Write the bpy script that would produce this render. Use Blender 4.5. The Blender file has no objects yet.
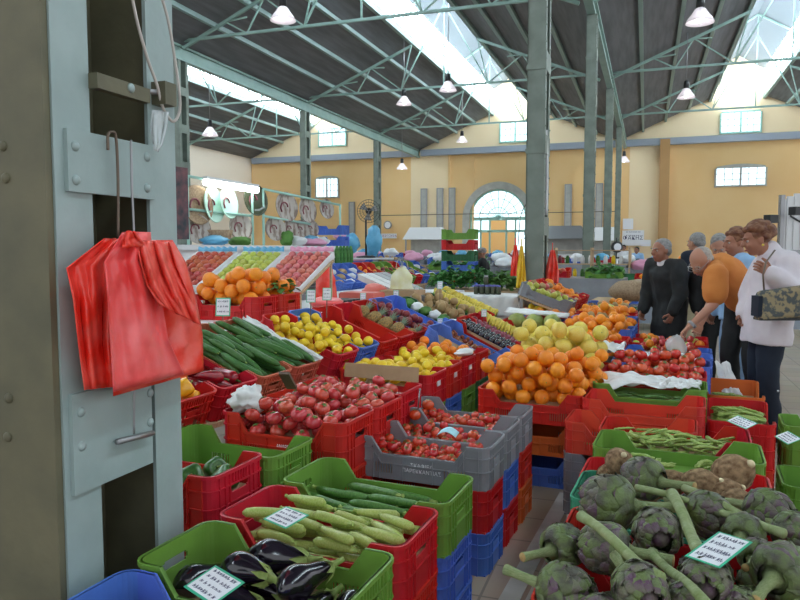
import bpy, bmesh, math, random
import numpy as np
from math import sin, cos, tan, pi, radians as R, sqrt, atan, atan2
from mathutils import Vector as V, Matrix, Euler, noise
random.seed(7); np.random.seed(7)
scene = bpy.context.scene
COL = scene.collection
F = 700.0; CH = 1.4; PITCH = atan(50/F); YAW = atan(298/F); HR = YAW-atan(245/F)   # HR: the hall is turned a little against the crate rows

# ------------------------------------------------------------------ camera maths
def ray(px, py):
    a = (px-400)/F; b = (300-py)/F
    fz = -sin(PITCH)+b*cos(PITCH); ff = cos(PITCH)+b*sin(PITCH)
    return V((a*cos(YAW)-ff*sin(YAW), a*sin(YAW)+ff*cos(YAW), fz))
def at(px, py, z):
    r = ray(px, py); t = (z-CH)/r.z
    return V((r.x*t, r.y*t, z))
def pd(px, py, d):
    r = ray(px, py); f = -r.x*sin(YAW)+r.y*cos(YAW)
    return V((0, 0, CH))+r*(d/f)
def hall(x, y, z=0):
    return V((x*cos(HR)-y*sin(HR), x*sin(HR)+y*cos(HR), z))
HM = Matrix.Rotation(HR, 4, 'Z')

# ------------------------------------------------------------------ materials
MATS = {}
def mat(name, col, rough=.5, col2=None, scale=8., bump=0., bscale=None, metal=0., emis=None, estr=0., var=0., spec=.5,
        trans=0., alpha=1., sss=0., coat=0., contrast=(.35, .65), stretch=None):
    if name in MATS: return MATS[name]
    m = bpy.data.materials.new(name); m.use_nodes = True; nt = m.node_tree; N = nt.nodes; L = nt.links
    b = N['Principled BSDF']
    b.inputs['Roughness'].default_value = rough; b.inputs['Metallic'].default_value = metal
    b.inputs['Specular IOR Level'].default_value = spec
    b.inputs['Base Color'].default_value = (*col, 1)
    b.inputs['Transmission Weight'].default_value = trans; b.inputs['Alpha'].default_value = alpha
    b.inputs['Coat Weight'].default_value = coat
    if sss: b.inputs['Subsurface Weight'].default_value = sss; b.inputs['Subsurface Radius'].default_value = (.01, .004, .002)
    out = None
    tc = N.new('ShaderNodeTexCoord'); vec = tc.outputs['Object']
    if stretch:
        mp = N.new('ShaderNodeMapping'); mp.inputs['Scale'].default_value = stretch; L.new(vec, mp.inputs[0]); vec = mp.outputs[0]
    if col2 is not None:
        n = N.new('ShaderNodeTexNoise'); n.inputs['Scale'].default_value = scale; n.inputs['Detail'].default_value = 4
        L.new(vec, n.inputs['Vector'])
        r = N.new('ShaderNodeValToRGB'); e = r.color_ramp.elements
        e[0].position = contrast[0]; e[0].color = (*col, 1); e[1].position = contrast[1]; e[1].color = (*col2, 1)
        L.new(n.outputs['Fac'], r.inputs[0]); out = r.outputs[0]
    if var:
        oi = N.new('ShaderNodeObjectInfo'); h = N.new('ShaderNodeHueSaturation')
        a = N.new('ShaderNodeMath'); a.operation = 'MULTIPLY_ADD'; a.inputs[1].default_value = var; a.inputs[2].default_value = .5-var/2
        L.new(oi.outputs['Random'], a.inputs[0]); L.new(a.outputs[0], h.inputs['Hue'])
        c = N.new('ShaderNodeMath'); c.operation = 'MULTIPLY_ADD'; c.inputs[1].default_value = var*5; c.inputs[2].default_value = 1-var*2.5
        L.new(oi.outputs['Random'], c.inputs[0]); L.new(c.outputs[0], h.inputs['Value'])
        if out: L.new(out, h.inputs['Color'])
        else: h.inputs['Color'].default_value = (*col, 1)
        out = h.outputs[0]
    if out: L.new(out, b.inputs['Base Color'])
    if bump:
        n2 = N.new('ShaderNodeTexNoise'); n2.inputs['Scale'].default_value = bscale or scale*4; n2.inputs['Detail'].default_value = 3
        L.new(vec, n2.inputs['Vector'])
        bp = N.new('ShaderNodeBump'); bp.inputs['Strength'].default_value = bump; bp.inputs['Distance'].default_value = .01
        L.new(n2.outputs['Fac'], bp.inputs['Height']); L.new(bp.outputs[0], b.inputs['Normal'])
    if emis: b.inputs['Emission Color'].default_value = (*emis, 1); b.inputs['Emission Strength'].default_value = estr
    MATS[name] = m; return m

def plastic(n, c, rough=.42): return mat('plastic_'+n, c, rough, tuple(x*.80+.01 for x in c), 5, bump=.05, bscale=60, var=.012, spec=.32)
PL = dict(red=plastic('red', (.66, .012, .014)), green=plastic('green', (.18, .38, .055)), grey=plastic('grey', (.30, .31, .34)),
          blue=plastic('blue', (.085, .19, .68)), orange=plastic('orange', (.72, .14, .025)), coral=plastic('coral', (.74, .06, .035)),
          teal=plastic('teal', (.06, .36, .22)), terracotta=plastic('terracotta', (.62, .15, .08)), darkgreen=plastic('darkgreen', (.03, .16, .06)),
          lightblue=plastic('lightblue', (.12, .24, .75)))
M = {}
M['steel'] = mat('painted_steel', (.30, .385, .375), .45, (.36, .45, .44), 6, bump=.12, bscale=25)
M['steel_dark'] = mat('dark_and_shaded_steel', (.11, .105, .065), .6, (.16, .145, .085), 5, bump=.2, bscale=20)  # dark steel parts, and shade painted into the near column
M['col_steel'] = mat('column_steel', (.15, .185, .155), .5, (.20, .24, .205), 4, bump=.1, bscale=15)
M['truss'] = mat('truss_paint', (.24, .37, .335), .5, (.30, .44, .40), 2)
M['purlin'] = mat('purlin_paint', (.30, .42, .40), .5)
M['roof'] = mat('roof_boards', (.155, .16, .175), .8, (.21, .215, .235), 1.2, bump=.3, bscale=6, stretch=(6, .5, 1))
M['roof_light'] = mat('monitor_boards', (.13, .15, .165), .8)
M['wall'] = mat('ochre_plaster', (.86, .56, .25), .85, (.89, .61, .30), .35, bump=.1, bscale=4)
M['wall_light'] = mat('cream_and_lit_plaster', (.90, .71, .45), .85, (.92, .75, .50), .35)  # gable cream, reused to paint brightly lit strips on the back wall
M['lit_wall'] = mat('window_lit_plaster', (.82, .72, .60), .85)  # left wall lightened: window light is put into its colour
M['pier'] = mat('brown_plaster', (.50, .29, .12), .85)
M['ledge'] = mat('ledge_paint', (.33, .38, .46), .6, (.36, .40, .47), 1)
M['stone'] = mat('grey_stone', (.45, .44, .41), .8, (.55, .54, .50), 3)
M['mint'] = mat('mint_frame', (.36, .60, .52), .5)
M['glass_sky'] = mat('bright_glazing', (.7, .85, .9), .3, emis=(.72, .92, 1.0), estr=1.15)
M['skyglass'] = mat('skylight_glazing', (.8, .9, 1), .3, emis=(.85, .94, 1.0), estr=9.)
M['steelgrey'] = mat('grey_metal', (.35, .35, .36), .35, metal=.7)
M['white'] = mat('white_paint', (.78, .78, .79), .5)
M['paper'] = mat('white_paper', (.82, .82, .80), .8, (.70, .71, .70), 12, bump=.4, bscale=14)
M['card'] = mat('card_white', (.84, .84, .88), .5)
M['cardgreen'] = mat('card_green', (.04, .48, .27), .5)
M['ink'] = mat('ink', (.03, .03, .10), .6)
M['cardboard'] = mat('cardboard', (.42, .27, .15), .85, (.50, .33, .19), 8)
M['wood'] = mat('pale_wood', (.55, .38, .22), .7, (.45, .30, .17), 6, stretch=(1, 12, 12))
M['black'] = mat('black_plastic', (.015, .015, .017), .4)
M['redbag'] = mat('red_bag_plastic', (.92, .05, .03), .25, (.95, .13, .10), 9, bump=.5, bscale=16, spec=.6, sss=.35, contrast=(.42, .6))
M['pinkbag'] = mat('pink_bag_plastic', (.93, .075, .075), .3, (.95, .17, .17), 7, bump=.6, bscale=16, spec=.6, sss=.35)
M['clearbag'] = mat('clear_bag_plastic', (.80, .85, .86), .25, alpha=.45, bump=.5, bscale=20)
M['yellowbag'] = mat('yellow_bag', (.80, .78, .42), .35, (.85, .85, .65), 12, bump=.4, bscale=20, alpha=.85)
M['tomato'] = mat('tomato_skin', (.56, .022, .015), .2, (.66, .07, .025), 12, var=.02, spec=.6, coat=.3)
M['pinktom'] = mat('round_tomato_skin', (.55, .03, .03), .22, (.62, .085, .05), 10, var=.02, spec=.6, coat=.3)
M['sepal'] = mat('tomato_calyx', (.10, .20, .04), .7)
M['orange'] = mat('orange_peel', (.90, .235, .006), .38, (.92, .31, .015), 9, bump=.25, bscale=90, var=.014)
M['mandarin'] = mat('mandarin_peel', (.88, .24, .01), .38, (.92, .33, .03), 14, bump=.25, bscale=90, var=.02)
M['lemon'] = mat('lemon_peel', (.86, .58, .008), .36, (.88, .64, .03), 9, bump=.25, bscale=80, var=.016)
M['grapefruit'] = mat('grapefruit_peel', (.78, .60, .07), .4, (.80, .66, .16), 8, bump=.15, bscale=70, var=.014)
M['cucumber'] = mat('cucumber_skin', (.028, .11, .018), .35, (.07, .19, .035), 18, bump=.3, bscale=40, var=.02, stretch=(.5, 3, 3))
M['zucchini'] = mat('green_courgette_skin', (.06, .17, .03), .35, (.13, .27, .06), 30, var=.02)
M['marrow'] = mat('pale_courgette_skin', (.34, .43, .075), .35, (.48, .54, .17), 30, var=.025)
M['zstem'] = mat('courgette_stalk', (.36, .46, .12), .6)
M['aubergine'] = mat('aubergine_skin', (.006, .003, .010), .16, (.012, .005, .016), 6, spec=.7, coat=.5)
M['calyx'] = mat('aubergine_calyx', (.20, .28, .06), .6, (.30, .36, .10), 15)
M['arti'] = mat('artichoke_bract', (.13, .18, .055), .45, (.07, .065, .05), 1.6, bump=.3, bscale=12, contrast=(.40, .62))
M['artitip'] = mat('artichoke_bract_purple', (.11, .05, .095), .45, (.15, .155, .09), 2.0, bump=.3, bscale=12)
M['artistem'] = mat('artichoke_stem', (.22, .29, .10), .6, (.32, .37, .18), 30, bump=.5, bscale=60, stretch=(1, 1, .15))
M['cut'] = mat('cut_stem_end', (.50, .33, .13), .8)
M['taro'] = mat('taro_skin', (.25, .125, .055), .85, (.70, .46, .25), 3.0, bump=1., bscale=40)
M['taroend'] = mat('taro_cut', (.72, .60, .36), .7)
M['bean'] = mat('bean_pod_skin', (.24, .36, .06), .45, (.38, .48, .13), 12, bump=.3, bscale=50, var=.03)
M['beandark'] = mat('dark_pod_skin', (.06, .16, .03), .45, (.11, .22, .05), 12, var=.02)
M['pepred'] = mat('red_pepper_skin', (.38, .008, .015), .18, (.24, .008, .02), 8, coat=.4)
M['pepyel'] = mat('yellow_pepper_skin', (.88, .42, .015), .2, coat=.4)
M['pepora'] = mat('orange_pepper_skin', (.82, .17, .012), .2, coat=.4)
M['pepgrn'] = mat('green_pepper_skin', (.025, .10, .02), .3, (.06, .18, .03), 4, coat=.3)
M['leaf'] = mat('leaf_green', (.045, .15, .02), .6, (.09, .24, .04), 8, var=.03)
M['herb'] = mat('herb_green', (.03, .13, .025), .6, (.08, .26, .05), 18, var=.02)
M['applered'] = mat('red_apple_skin', (.42, .02, .03), .3, (.60, .16, .06), 14, var=.03)
M['applegreen'] = mat('green_apple_skin', (.42, .50, .06), .3, (.55, .55, .12), 12, var=.03)
M['applepink'] = mat('pink_apple_skin', (.55, .06, .09), .3, (.66, .24, .17), 14, var=.03)
M['banana'] = mat('banana_peel', (.75, .55, .06), .45, (.62, .52, .08), 14)
M['pine'] = mat('pineapple_rind', (.50, .28, .08), .7, (.15, .13, .05), 6, bump=1., bscale=9)
M['pineleaf'] = mat('pineapple_leaf', (.16, .22, .13), .5)
M['plum'] = mat('plum_skin', (.22, .02, .04), .3, (.30, .06, .07), 14, var=.03)
M['date'] = mat('date_skin', (.22, .05, .02), .4, (.34, .09, .03), 20, var=.03)
M['potato'] = mat('potato_skin', (.42, .28, .13), .8)
M['melon'] = mat('melon_rind', (.42, .46, .12), .5, (.25, .32, .08), 10)
M['jar'] = mat('jar_olive', (.06, .07, .04), .15); M['lid'] = mat('jar_lid', (.12, .12, .38), .4)
M['skin'] = mat('skin', (.50, .245, .16), .55, sss=.1); M['skin_dark'] = mat('skin_brown', (.36, .16, .10), .55, sss=.1)
M['hairgrey'] = mat('grey_hair', (.34, .33, .32), .7, (.20, .20, .20), 40, bump=.8, bscale=90)
M['hairwhite'] = mat('white_hair', (.48, .43, .38), .7, (.34, .31, .28), 40, bump=.8, bscale=90)
M['hairred'] = mat('auburn_hair', (.13, .045, .025), .6, (.26, .12, .06), 30, bump=1., bscale=60)
M['suit'] = mat('black_cloth', (.012, .014, .014), .85, (.02, .022, .024), 8, bump=.2, bscale=12)
M['navy'] = mat('navy_cloth', (.007, .012, .026), .85, (.010, .018, .036), 6, bump=.3, bscale=9)
M['tshirt'] = mat('orange_cloth', (.66, .24, .055), .9, (.60, .20, .045), 5, bump=.3, bscale=8)
M['fleece'] = mat('white_fleece', (.74, .68, .72), .95, (.68, .62, .67), 8, bump=.5, bscale=14)
M['denim'] = mat('pale_denim', (.20, .32, .50), .9, (.26, .38, .56), 10)
M['shirt'] = mat('white_shirt', (.75, .75, .78), .8)
M['bluecloth'] = mat('blue_cloth', (.30, .50, .75), .9)
M['khaki'] = mat('khaki_cloth', (.38, .34, .22), .9)
M['eyew'] = mat('eye_white', (.42, .38, .35), .4); M['lip'] = mat('lip', (.38, .12, .10), .5)
M['tapestry'] = mat('tapestry_cloth', (.30, .24, .14), .9, (.08, .09, .09), 28, bump=.3, bscale=60, contrast=(.45, .55))
M['wicker'] = mat('wicker', (.30, .20, .12), .8, (.45, .32, .2), 40, bump=1., bscale=80)
M['whitebag'] = mat('white_bag', (.8, .8, .8), .4, (.72, .74, .76), 9, bump=.6, bscale=14)
M['bluebag'] = mat('blue_bag', (.10, .38, .62), .35, (.16, .48, .72), 8, bump=.5, bscale=14)
M['rope'] = mat('grey_rope', (.55, .50, .46), .8)
M['wire'] = mat('brown_wire', (.16, .12, .09), .5, metal=.4)
M['floor_strip'] = mat('pale_concrete', (.62, .60, .56), .8, (.46, .44, .41), 6)
M['tube'] = mat('fluorescent_tube', (1, 1, 1), .3, emis=(.92, 1, .97), estr=9.)
M['lampglow'] = mat('lamp_glow', (1, 1, 1), .3, emis=(1, .93, .97), estr=5.)
M['lampglass'] = mat('lamp_reflector', (.80, .76, .80), .25, alpha=.8, emis=(1, .93, .97), estr=.2)
M['yellowcloth'] = mat('yellow_bag_plastic', (.80, .50, .02), .35, (.85, .58, .05), 8)
M['platter'] = mat('platter_cream', (.50, .45, .40), .6, (.24, .17, .14), 5, contrast=(.5, .62), stretch=(3, 1, 3))
M['mintglass'] = mat('mint_panel', (.55, .80, .68), .4)
M['salmon'] = mat('salmon_tray', (.75, .16, .12), .4)
M['pinkcloth'] = mat('pink_plastic', (.75, .35, .50), .4)

def tile_floor():
    m = bpy.data.materials.new('floor_tiles'); m.use_nodes = True; nt = m.node_tree; N = nt.nodes; L = nt.links
    b = N['Principled BSDF']; b.inputs['Roughness'].default_value = .45
    tc = N.new('ShaderNodeTexCoord'); br = N.new('ShaderNodeTexBrick'); L.new(tc.outputs['Object'], br.inputs[0])
    br.offset = 0; br.inputs['Scale'].default_value = 1; br.inputs['Brick Width'].default_value = .3; br.inputs['Row Height'].default_value = .3
    br.inputs['Mortar Size'].default_value = .006
    br.inputs['Color1'].default_value = (.40, .31, .23, 1); br.inputs['Color2'].default_value = (.46, .37, .28, 1); br.inputs['Mortar'].default_value = (.24, .20, .16, 1)
    n = N.new('ShaderNodeTexNoise'); n.inputs['Scale'].default_value = 3; L.new(tc.outputs['Object'], n.inputs[0])
    mx = N.new('ShaderNodeMixRGB'); mx.blend_type = 'MULTIPLY'; mx.inputs[0].default_value = .5; L.new(br.outputs[0], mx.inputs[1]); L.new(n.outputs['Color'], mx.inputs[2])
    mx2 = N.new('ShaderNodeMixRGB'); mx2.inputs[0].default_value = .6; L.new(br.outputs[0], mx2.inputs[1]); L.new(mx.outputs[0], mx2.inputs[2])
    L.new(mx2.outputs[0], b.inputs['Base Color']); return m
M['floor'] = tile_floor()

# ------------------------------------------------------------------ mesh building
class MB:
    def __init__(s): s.v = []; s.f = []; s.m = []; s.sm = []; s.cm = 0
    def add(s, vs, fs, smooth=False):
        o = len(s.v); s.v += [tuple(v) for v in vs]; s.f += [tuple(i+o for i in f) for f in fs]
        s.m += [s.cm]*len(fs); s.sm += [smooth]*len(fs)
        return s
    def hexa(s, p): return s.add(p, [(0, 3, 2, 1), (4, 5, 6, 7), (0, 1, 5, 4), (1, 2, 6, 5), (2, 3, 7, 6), (3, 0, 4, 7)])
    def box(s, x0, x1, y0, y1, z0, z1, mtx=None):
        p = [(x0, y0, z0), (x1, y0, z0), (x1, y1, z0), (x0, y1, z0), (x0, y0, z1), (x1, y0, z1), (x1, y1, z1), (x0, y1, z1)]
        if mtx: p = [mtx @ V(q) for q in p]
        return s.hexa(p)
    def bar(s, a, b, w, h=None, up=(0, 0, 1)):
        a = V(a); b = V(b); h = h or w; t = (b-a).normalized(); u = V(up)
        if abs(t.dot(u)) > .98: u = V((1, 0, 0))
        sx = t.cross(u).normalized(); uy = sx.cross(t)
        p = []
        for q in (a, b):
            for i, j in ((-1, -1), (1, -1), (1, 1), (-1, 1)): p.append(q+sx*(i*w/2)+uy*(j*h/2))
        return s.hexa(p)
    def tube(s, pts, rad, n=8, cap=True, up=None, flat=1., smooth=True):
        pts = [V(p) for p in pts]; k = len(pts)
        if not hasattr(rad, '__len__'): rad = [rad]*k
        rings = []; u = V(up) if up else None
        for i, p in enumerate(pts):
            t = (pts[min(i+1, k-1)]-pts[max(i-1, 0)])
            if t.length < 1e-9: t = V((0, 0, 1))
            t.normalize()
            if u is None: u = V((0, 0, 1)) if abs(t.z) < .9 else V((1, 0, 0))
            sx = t.cross(u)
            if sx.length < 1e-5: sx = t.cross(V((1, .3, 0)))
            sx.normalize(); uy = sx.cross(t).normalized()
            if not up: u = uy
            r = rad[i]; rx, ry = r if hasattr(r, '__len__') else (r, r*flat)
            rings.append([p+sx*(rx*cos(2*pi*j/n))+uy*(ry*sin(2*pi*j/n)) for j in range(n)])
        vs = [q for r in rings for q in r]; fs = []
        for i in range(k-1):
            for j in range(n):
                a = i*n+j; b = i*n+(j+1) % n
                fs.append((a, b, b+n, a+n))
        if cap: fs.append(tuple(range(n))[::-1]); fs.append(tuple((k-1)*n+j for j in range(n)))
        return s.add(vs, fs, smooth)
    def lathe(s, prof, n=16, lobes=0, lamp=0., smooth=True, mtx=None, caps=True):
        vs = []; fs = []
        for r, z in prof:
            for j in range(n):
                a = 2*pi*j/n; q = r*(1+lamp*cos(lobes*a))
                vs.append(V((q*cos(a), q*sin(a), z)))
        k = len(prof)
        for i in range(k-1):
            for j in range(n):
                a = i*n+j; b = i*n+(j+1) % n; fs.append((a, b, b+n, a+n))
        if caps: fs.append(tuple(range(n))[::-1]); fs.append(tuple((k-1)*n+j for j in range(n)))
        if mtx: vs = [mtx @ v for v in vs]
        return s.add(vs, fs, smooth)
    def ell(s, c, r, n=14, k=9, mtx=None):
        pr = [(sin(pi*(i+.02)/(k+.04)) or 1e-3, -cos(pi*(i+.02)/(k+.04))) for i in range(k+1)]
        r = r if hasattr(r, '__len__') else (r, r, r)
        T = Matrix.Translation(V(c)) @ (mtx or Matrix()) @ Matrix.Diagonal((r[0], r[1], r[2], 1))
        return s.lathe(pr, n, mtx=T)
    def grid(s, fn, nu, nv, thick=0., smooth=True):
        P = [[V(fn(i/nu, j/nv)) for j in range(nv+1)] for i in range(nu+1)]
        vs = [p for r in P for p in r]; w = nv+1
        fs = [(i*w+j, (i+1)*w+j, (i+1)*w+j+1, i*w+j+1) for i in range(nu) for j in range(nv)]
        if thick:
            N = []
            for i in range(nu+1):
                for j in range(nv+1):
                    a = P[min(i+1, nu)][j]-P[max(i-1, 0)][j]; b = P[i][min(j+1, nv)]-P[i][max(j-1, 0)]
                    n = a.cross(b); N.append(n.normalized() if n.length > 1e-12 else V((0, 0, 1)))
            o = len(vs); vs = vs+[p-n*thick for p, n in zip(vs, N)]
            fs += [tuple(i+o for i in f[::-1]) for f in fs]
            for i in range(nu):
                for j in (0, nv): a = i*w+j; b = a+w; fs.append((b, a, a+o, b+o) if j == 0 else (a, b, b+o, a+o))
            for j in range(nv):
                for i in (0, nu): a = i*w+j; b = a+1; fs.append((a, b, b+o, a+o) if i == 0 else (b, a, a+o, b+o))
        return s.add(vs, fs, smooth)
    def xf(s, m): s.v = [tuple(m @ V(v)) for v in s.v]; return s
    def mesh(s, name, *mats):
        me = bpy.data.meshes.new(name); me.from_pydata(s.v, [], s.f)
        for m in mats: me.materials.append(m)
        me.polygons.foreach_set('use_smooth', s.sm)
        if len(mats) > 1: me.polygons.foreach_set('material_index', s.m)
        me.update(); return me
    def build(s, name, m, parent=None, loc=None, rot=None):
        ms = m if isinstance(m, (list, tuple)) else [m]
        return link(name, s.mesh(name, *ms), parent, loc, rot)
def link(name, data, parent=None, loc=None, rot=None):
    o = bpy.data.objects.new(name, data); COL.objects.link(o)
    if parent: o.parent = parent
    if loc is not None: o.location = loc
    if rot is not None: o.rotation_euler = rot
    return o
def tag(o, label=None, cat=None, group=None, kind=None):
    if label: label = label.replace('darkgreen', 'dark green').replace('lightblue', 'light blue')
    if group: group = group.replace('darkgreen', 'dark green').replace('lightblue', 'light blue')
    if label: o['label'] = label
    if cat: o['category'] = cat
    if group: o['group'] = group
    if kind: o['kind'] = kind
    return o
def empty(name, loc=(0, 0, 0), rz=0., label=None, cat=None, group=None):
    o = bpy.data.objects.new(name, None); COL.objects.link(o); o.empty_display_size = .05
    o.location = loc; o.rotation_euler = (0, 0, rz); return tag(o, label, cat, group)
def struct(name, mb, m): o = mb.build(name, m); o.rotation_euler = (0, 0, HR); o['kind'] = 'structure'; return o
def put_mat(o, m):                                    # material of its own on shared mesh data
    if not o.data.materials: o.data.materials.append(m)
    o.material_slots[0].link = 'OBJECT'; o.material_slots[0].material = m
def subsurf(o, n=1):
    md = o.modifiers.new('s', 'SUBSURF'); md.levels = n; md.render_levels = n
def bevel(o, w=.004):
    md = o.modifiers.new('b', 'BEVEL'); md.width = w; md.segments = 2; md.limit_method = 'ANGLE'
def text_mesh(txt, size, name='lettering'):
    cu = bpy.data.curves.new(name, 'FONT'); cu.body = txt; cu.size = size; cu.align_x = 'CENTER'; cu.align_y = 'CENTER'; cu.extrude = .0006
    ob = bpy.data.objects.new(name, cu); COL.objects.link(ob)
    dg = bpy.context.evaluated_depsgraph_get(); me = bpy.data.meshes.new_from_object(ob.evaluated_get(dg))
    bpy.data.objects.remove(ob); return me

# ------------------------------------------------------------------ the hall
XR = -1.52; XL = -13.3; WID = XR-XL; YS = [1.62+8.2*k for k in range(-1, 5)]; YW = 41.5; Y0 = -7.5
RID = [XL-WID/2, (XL+XR)/2, XR+WID/2]; EAVE = 7.5; OPEN = 1.3; ZO = EAVE+(WID/2-OPEN)*.43
fl = MB(); fl.box(XL-WID-1, XR+WID+1, Y0-3, YW+.5, -.1, 0); struct('floor', fl, M['floor'])
s = MB(); s.box(-.70, -.62, 1.2, 4.0, 0, .004); o = s.build('trim_1', M['floor_strip']); o['kind'] = 'structure'
s = MB(); s.box(-.60, -.585, 1.2, 4.0, 0, .003); o = s.build('trim_2', M['floor_strip']); o['kind'] = 'structure'
# far wall with the arched doorway cut out
w = MB()
w.box(XL-WID, XL, YW, YW+.4, 0, EAVE-.1)
DX, DR, DS = -8.35, 1.72, 3.3
w.box(XL, DX-DR, YW, YW+.4, 0, EAVE-.1); w.box(DX+DR, XR, YW, YW+.4, 0, EAVE-.1)
na = 24
for i in range(na):
    a0 = pi*i/na; a1 = pi*(i+1)/na
    x0 = DX+DR*cos(a0); x1 = DX+DR*cos(a1); z0 = DS+DR*sin(a0); z1 = DS+DR*sin(a1)
    w.hexa([(x1, YW, z1), (x0, YW, z0), (x0, YW+.4, z0), (x1, YW+.4, z1), (x1, YW, EAVE-.1), (x0, YW, EAVE-.1), (x0, YW+.4, EAVE-.1), (x1, YW+.4, EAVE-.1)])
w.box(XR, XR+WID, YW-.02, YW+.4, 0, EAVE-.1)
struct('wall_back', w, M['wall'])
w = MB(); w.box(-.95, .62, YW-.06, YW-.03, 0, EAVE-.1); w.box(XL-.5, XL+1.9, YW-.04, YW-.01, 0, EAVE-.1); struct('wall_back_lit_panel', w, M['wall_light'])  # paler strips paint in the bright light on these wall stretches
w = MB(); w.box(.62, 1.12, YW-.5, YW-.02, 0, EAVE-.1); struct('trim_3', w, M['pier'])
w = MB(); w.box(XL-2.9, XL-2.7, YW-.1, YW-.02, 0, EAVE-.1); w.box(XL+1.9, XL+2.05, YW-.12, YW, 0, EAVE-.1); w.box(XL+3.4, XL+3.5, YW-.1, YW, 0, EAVE-.1); struct('trim_4', w, M['wall'])
for ri, rx in enumerate(RID):
    g = MB(); a = WID/2; zt = ZO+1.42
    P = [(rx-a, EAVE-.1), (rx+a, EAVE-.1), (rx+a, EAVE+.1), (rx+OPEN, ZO+.1), (rx+OPEN, zt), (rx, zt+.8), (rx-OPEN, zt), (rx-OPEN, ZO+.1), (rx-a, EAVE+.1)]
    n = len(P); g.add([(x, YW, z) for x, z in P]+[(x, YW+.4, z) for x, z in P], [tuple(range(n)), tuple(range(n, 2*n))[::-1]]+[(i, i+n, (i+1) % n+n, (i+1) % n) for i in range(n)])
    struct('wall_gable_%d' % (ri+1), g, M['wall_light'])
    l = MB(); x1 = rx+a
    l.box(rx-a+.2, x1-.2, YW-.35, YW-.01, EAVE-.38, EAVE-.02); struct('trim_%d' % (ri+5), l, M['ledge'])
w = MB(); w.box(XL-WID-.3, XL-WID, 18, YW, 0, EAVE); struct('wall_left', w, M['lit_wall'])
# roof: two slopes per hall, the glazed monitor along each ridge
r = MB(); r2 = MB(); gl = MB(); pu = MB(); mon = MB()
for rx in RID:
    for sd in (-1, 1):
        xe = rx+sd*WID/2; xo = rx+sd*OPEN
        r.hexa([(xe, Y0, EAVE), (xo, Y0, ZO), (xo, YW, ZO), (xe, YW, EAVE), (xe, Y0, EAVE+.12), (xo, Y0, ZO+.12), (xo, YW, ZO+.12), (xe, YW, EAVE+.12)])
        for t in (.27, .52, .77):
            x = xe+(xo-xe)*t; z = EAVE+(ZO-EAVE)*t-.07; pu.box(x-.06, x+.06, Y0, YW, z-.07, z+.06)
        pu.box(xo-.07, xo+.07, Y0, YW, ZO-.16, ZO+.1)
        gl.box(xo-.02, xo+.02, Y0, YW, ZO+.1, ZO+1.35)
        for y in np.arange(Y0, YW, 1.37): mon.box(xo-sd*.07-.03, xo-sd*.07+.03, y-.03, y+.03, ZO+.1, ZO+1.4)
        for z in (ZO+.5, ZO+.95): mon.box(xo-sd*.06-.02, xo-sd*.06+.02, Y0, YW, z-.02, z+.02)
        r2.hexa([(xo, Y0, ZO+1.35), (rx, Y0, ZO+2.15), (rx, YW, ZO+2.15), (xo, YW, ZO+1.35), (xo, Y0, ZO+1.45), (rx, Y0, ZO+2.25), (rx, YW, ZO+2.25), (xo, YW, ZO+1.45)])
struct('ceiling', r, M['roof']); struct('ceiling_monitor', r2, M['roof_light']); struct('window_1', gl, M['skyglass'])
struct('trim_8', pu, M['purlin']); struct('trim_9', mon, M['truss'])
# trusses, one per column line and hall
def truss(rx, y, k, lab):
    t = empty('roof_truss', hall(rx, y, EAVE), HR, lab, 'roof truss', 'steel trusses of the roof')
    a = WID/2-.15; zb = .12
    c = MB(); c.bar((-a, 0, zb), (a, 0, zb), .075, .075); c.build('bottom_chord', M['truss'], t)
    zr = ZO-EAVE
    for sd in (-1, 1):
        c = MB(); c.bar((sd*a, 0, -.1), (sd*OPEN, 0, zr-.22), .08, .09); c.bar((sd*OPEN, 0, zr-.2), (sd*OPEN, 0, zr+1.3), .07); c.bar((sd*OPEN, 0, zr+1.28), (0, 0, zr+2.08), .07)
        c.build('top_chord', M['truss'], t)
        c = MB()
        L = lambda f: (sd*(a+(OPEN-a)*f), 0, -.1+(zr-.12)*f)
        n1 = (sd*a*.62, 0, zb); n2 = (sd*a*.30, 0, zb)
        for p, q in ((L(.33), n1), (L(.62), n1), (L(.62), n2), (L(1), n2), (L(.62), (sd*a*.42, 0, zb+.9)), (L(.33), (sd*a*.62, 0, zb+.45))): c.bar(p, q, .042, .042)
        c.bar(n2, (0, 0, zr+1.2), .05, .05)
        c.build('web_members', M['truss'], t)
    c = MB(); c.bar((0, 0, zb), (0, 0, zr+2.1), .05, .05); c.build('king_rod', M['truss'], t)
HN = ['left hall', 'middle hall', 'right hall']
ON = ['', 'nearest', 'second', 'third', 'last']
for hi, rx in enumerate(RID):
    for k in (1, 2, 3, 4):
        truss(rx, YS[k+1], k, 'green steel roof truss of the %s, %s one seen from the camera' % (HN[hi], ON[k]))
# girders along the column tops, tie bar near wall
for x, nm in ((XL, 'left'), (XR, 'right')):
    g = MB(); dx = .30 if nm == 'right' else 0.
    for wd_, z0, z1 in ((.1, EAVE-.45, EAVE-.38), (.1, EAVE-.07, EAVE), (.03, EAVE-.4, EAVE-.05)): g.hexa([(x-wd_, Y0, z0), (x+wd_, Y0, z0), (x+wd_+dx, YW, z0), (x-wd_+dx, YW, z0), (x-wd_, Y0, z1), (x+wd_, Y0, z1), (x+wd_+dx, YW, z1), (x-wd_+dx, YW, z1)])
    o = g.build('roof_girder', M['truss']); o.rotation_euler[2] = HR; tag(o, 'long green steel girder on top of the %s row of columns' % nm, 'girder')
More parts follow.
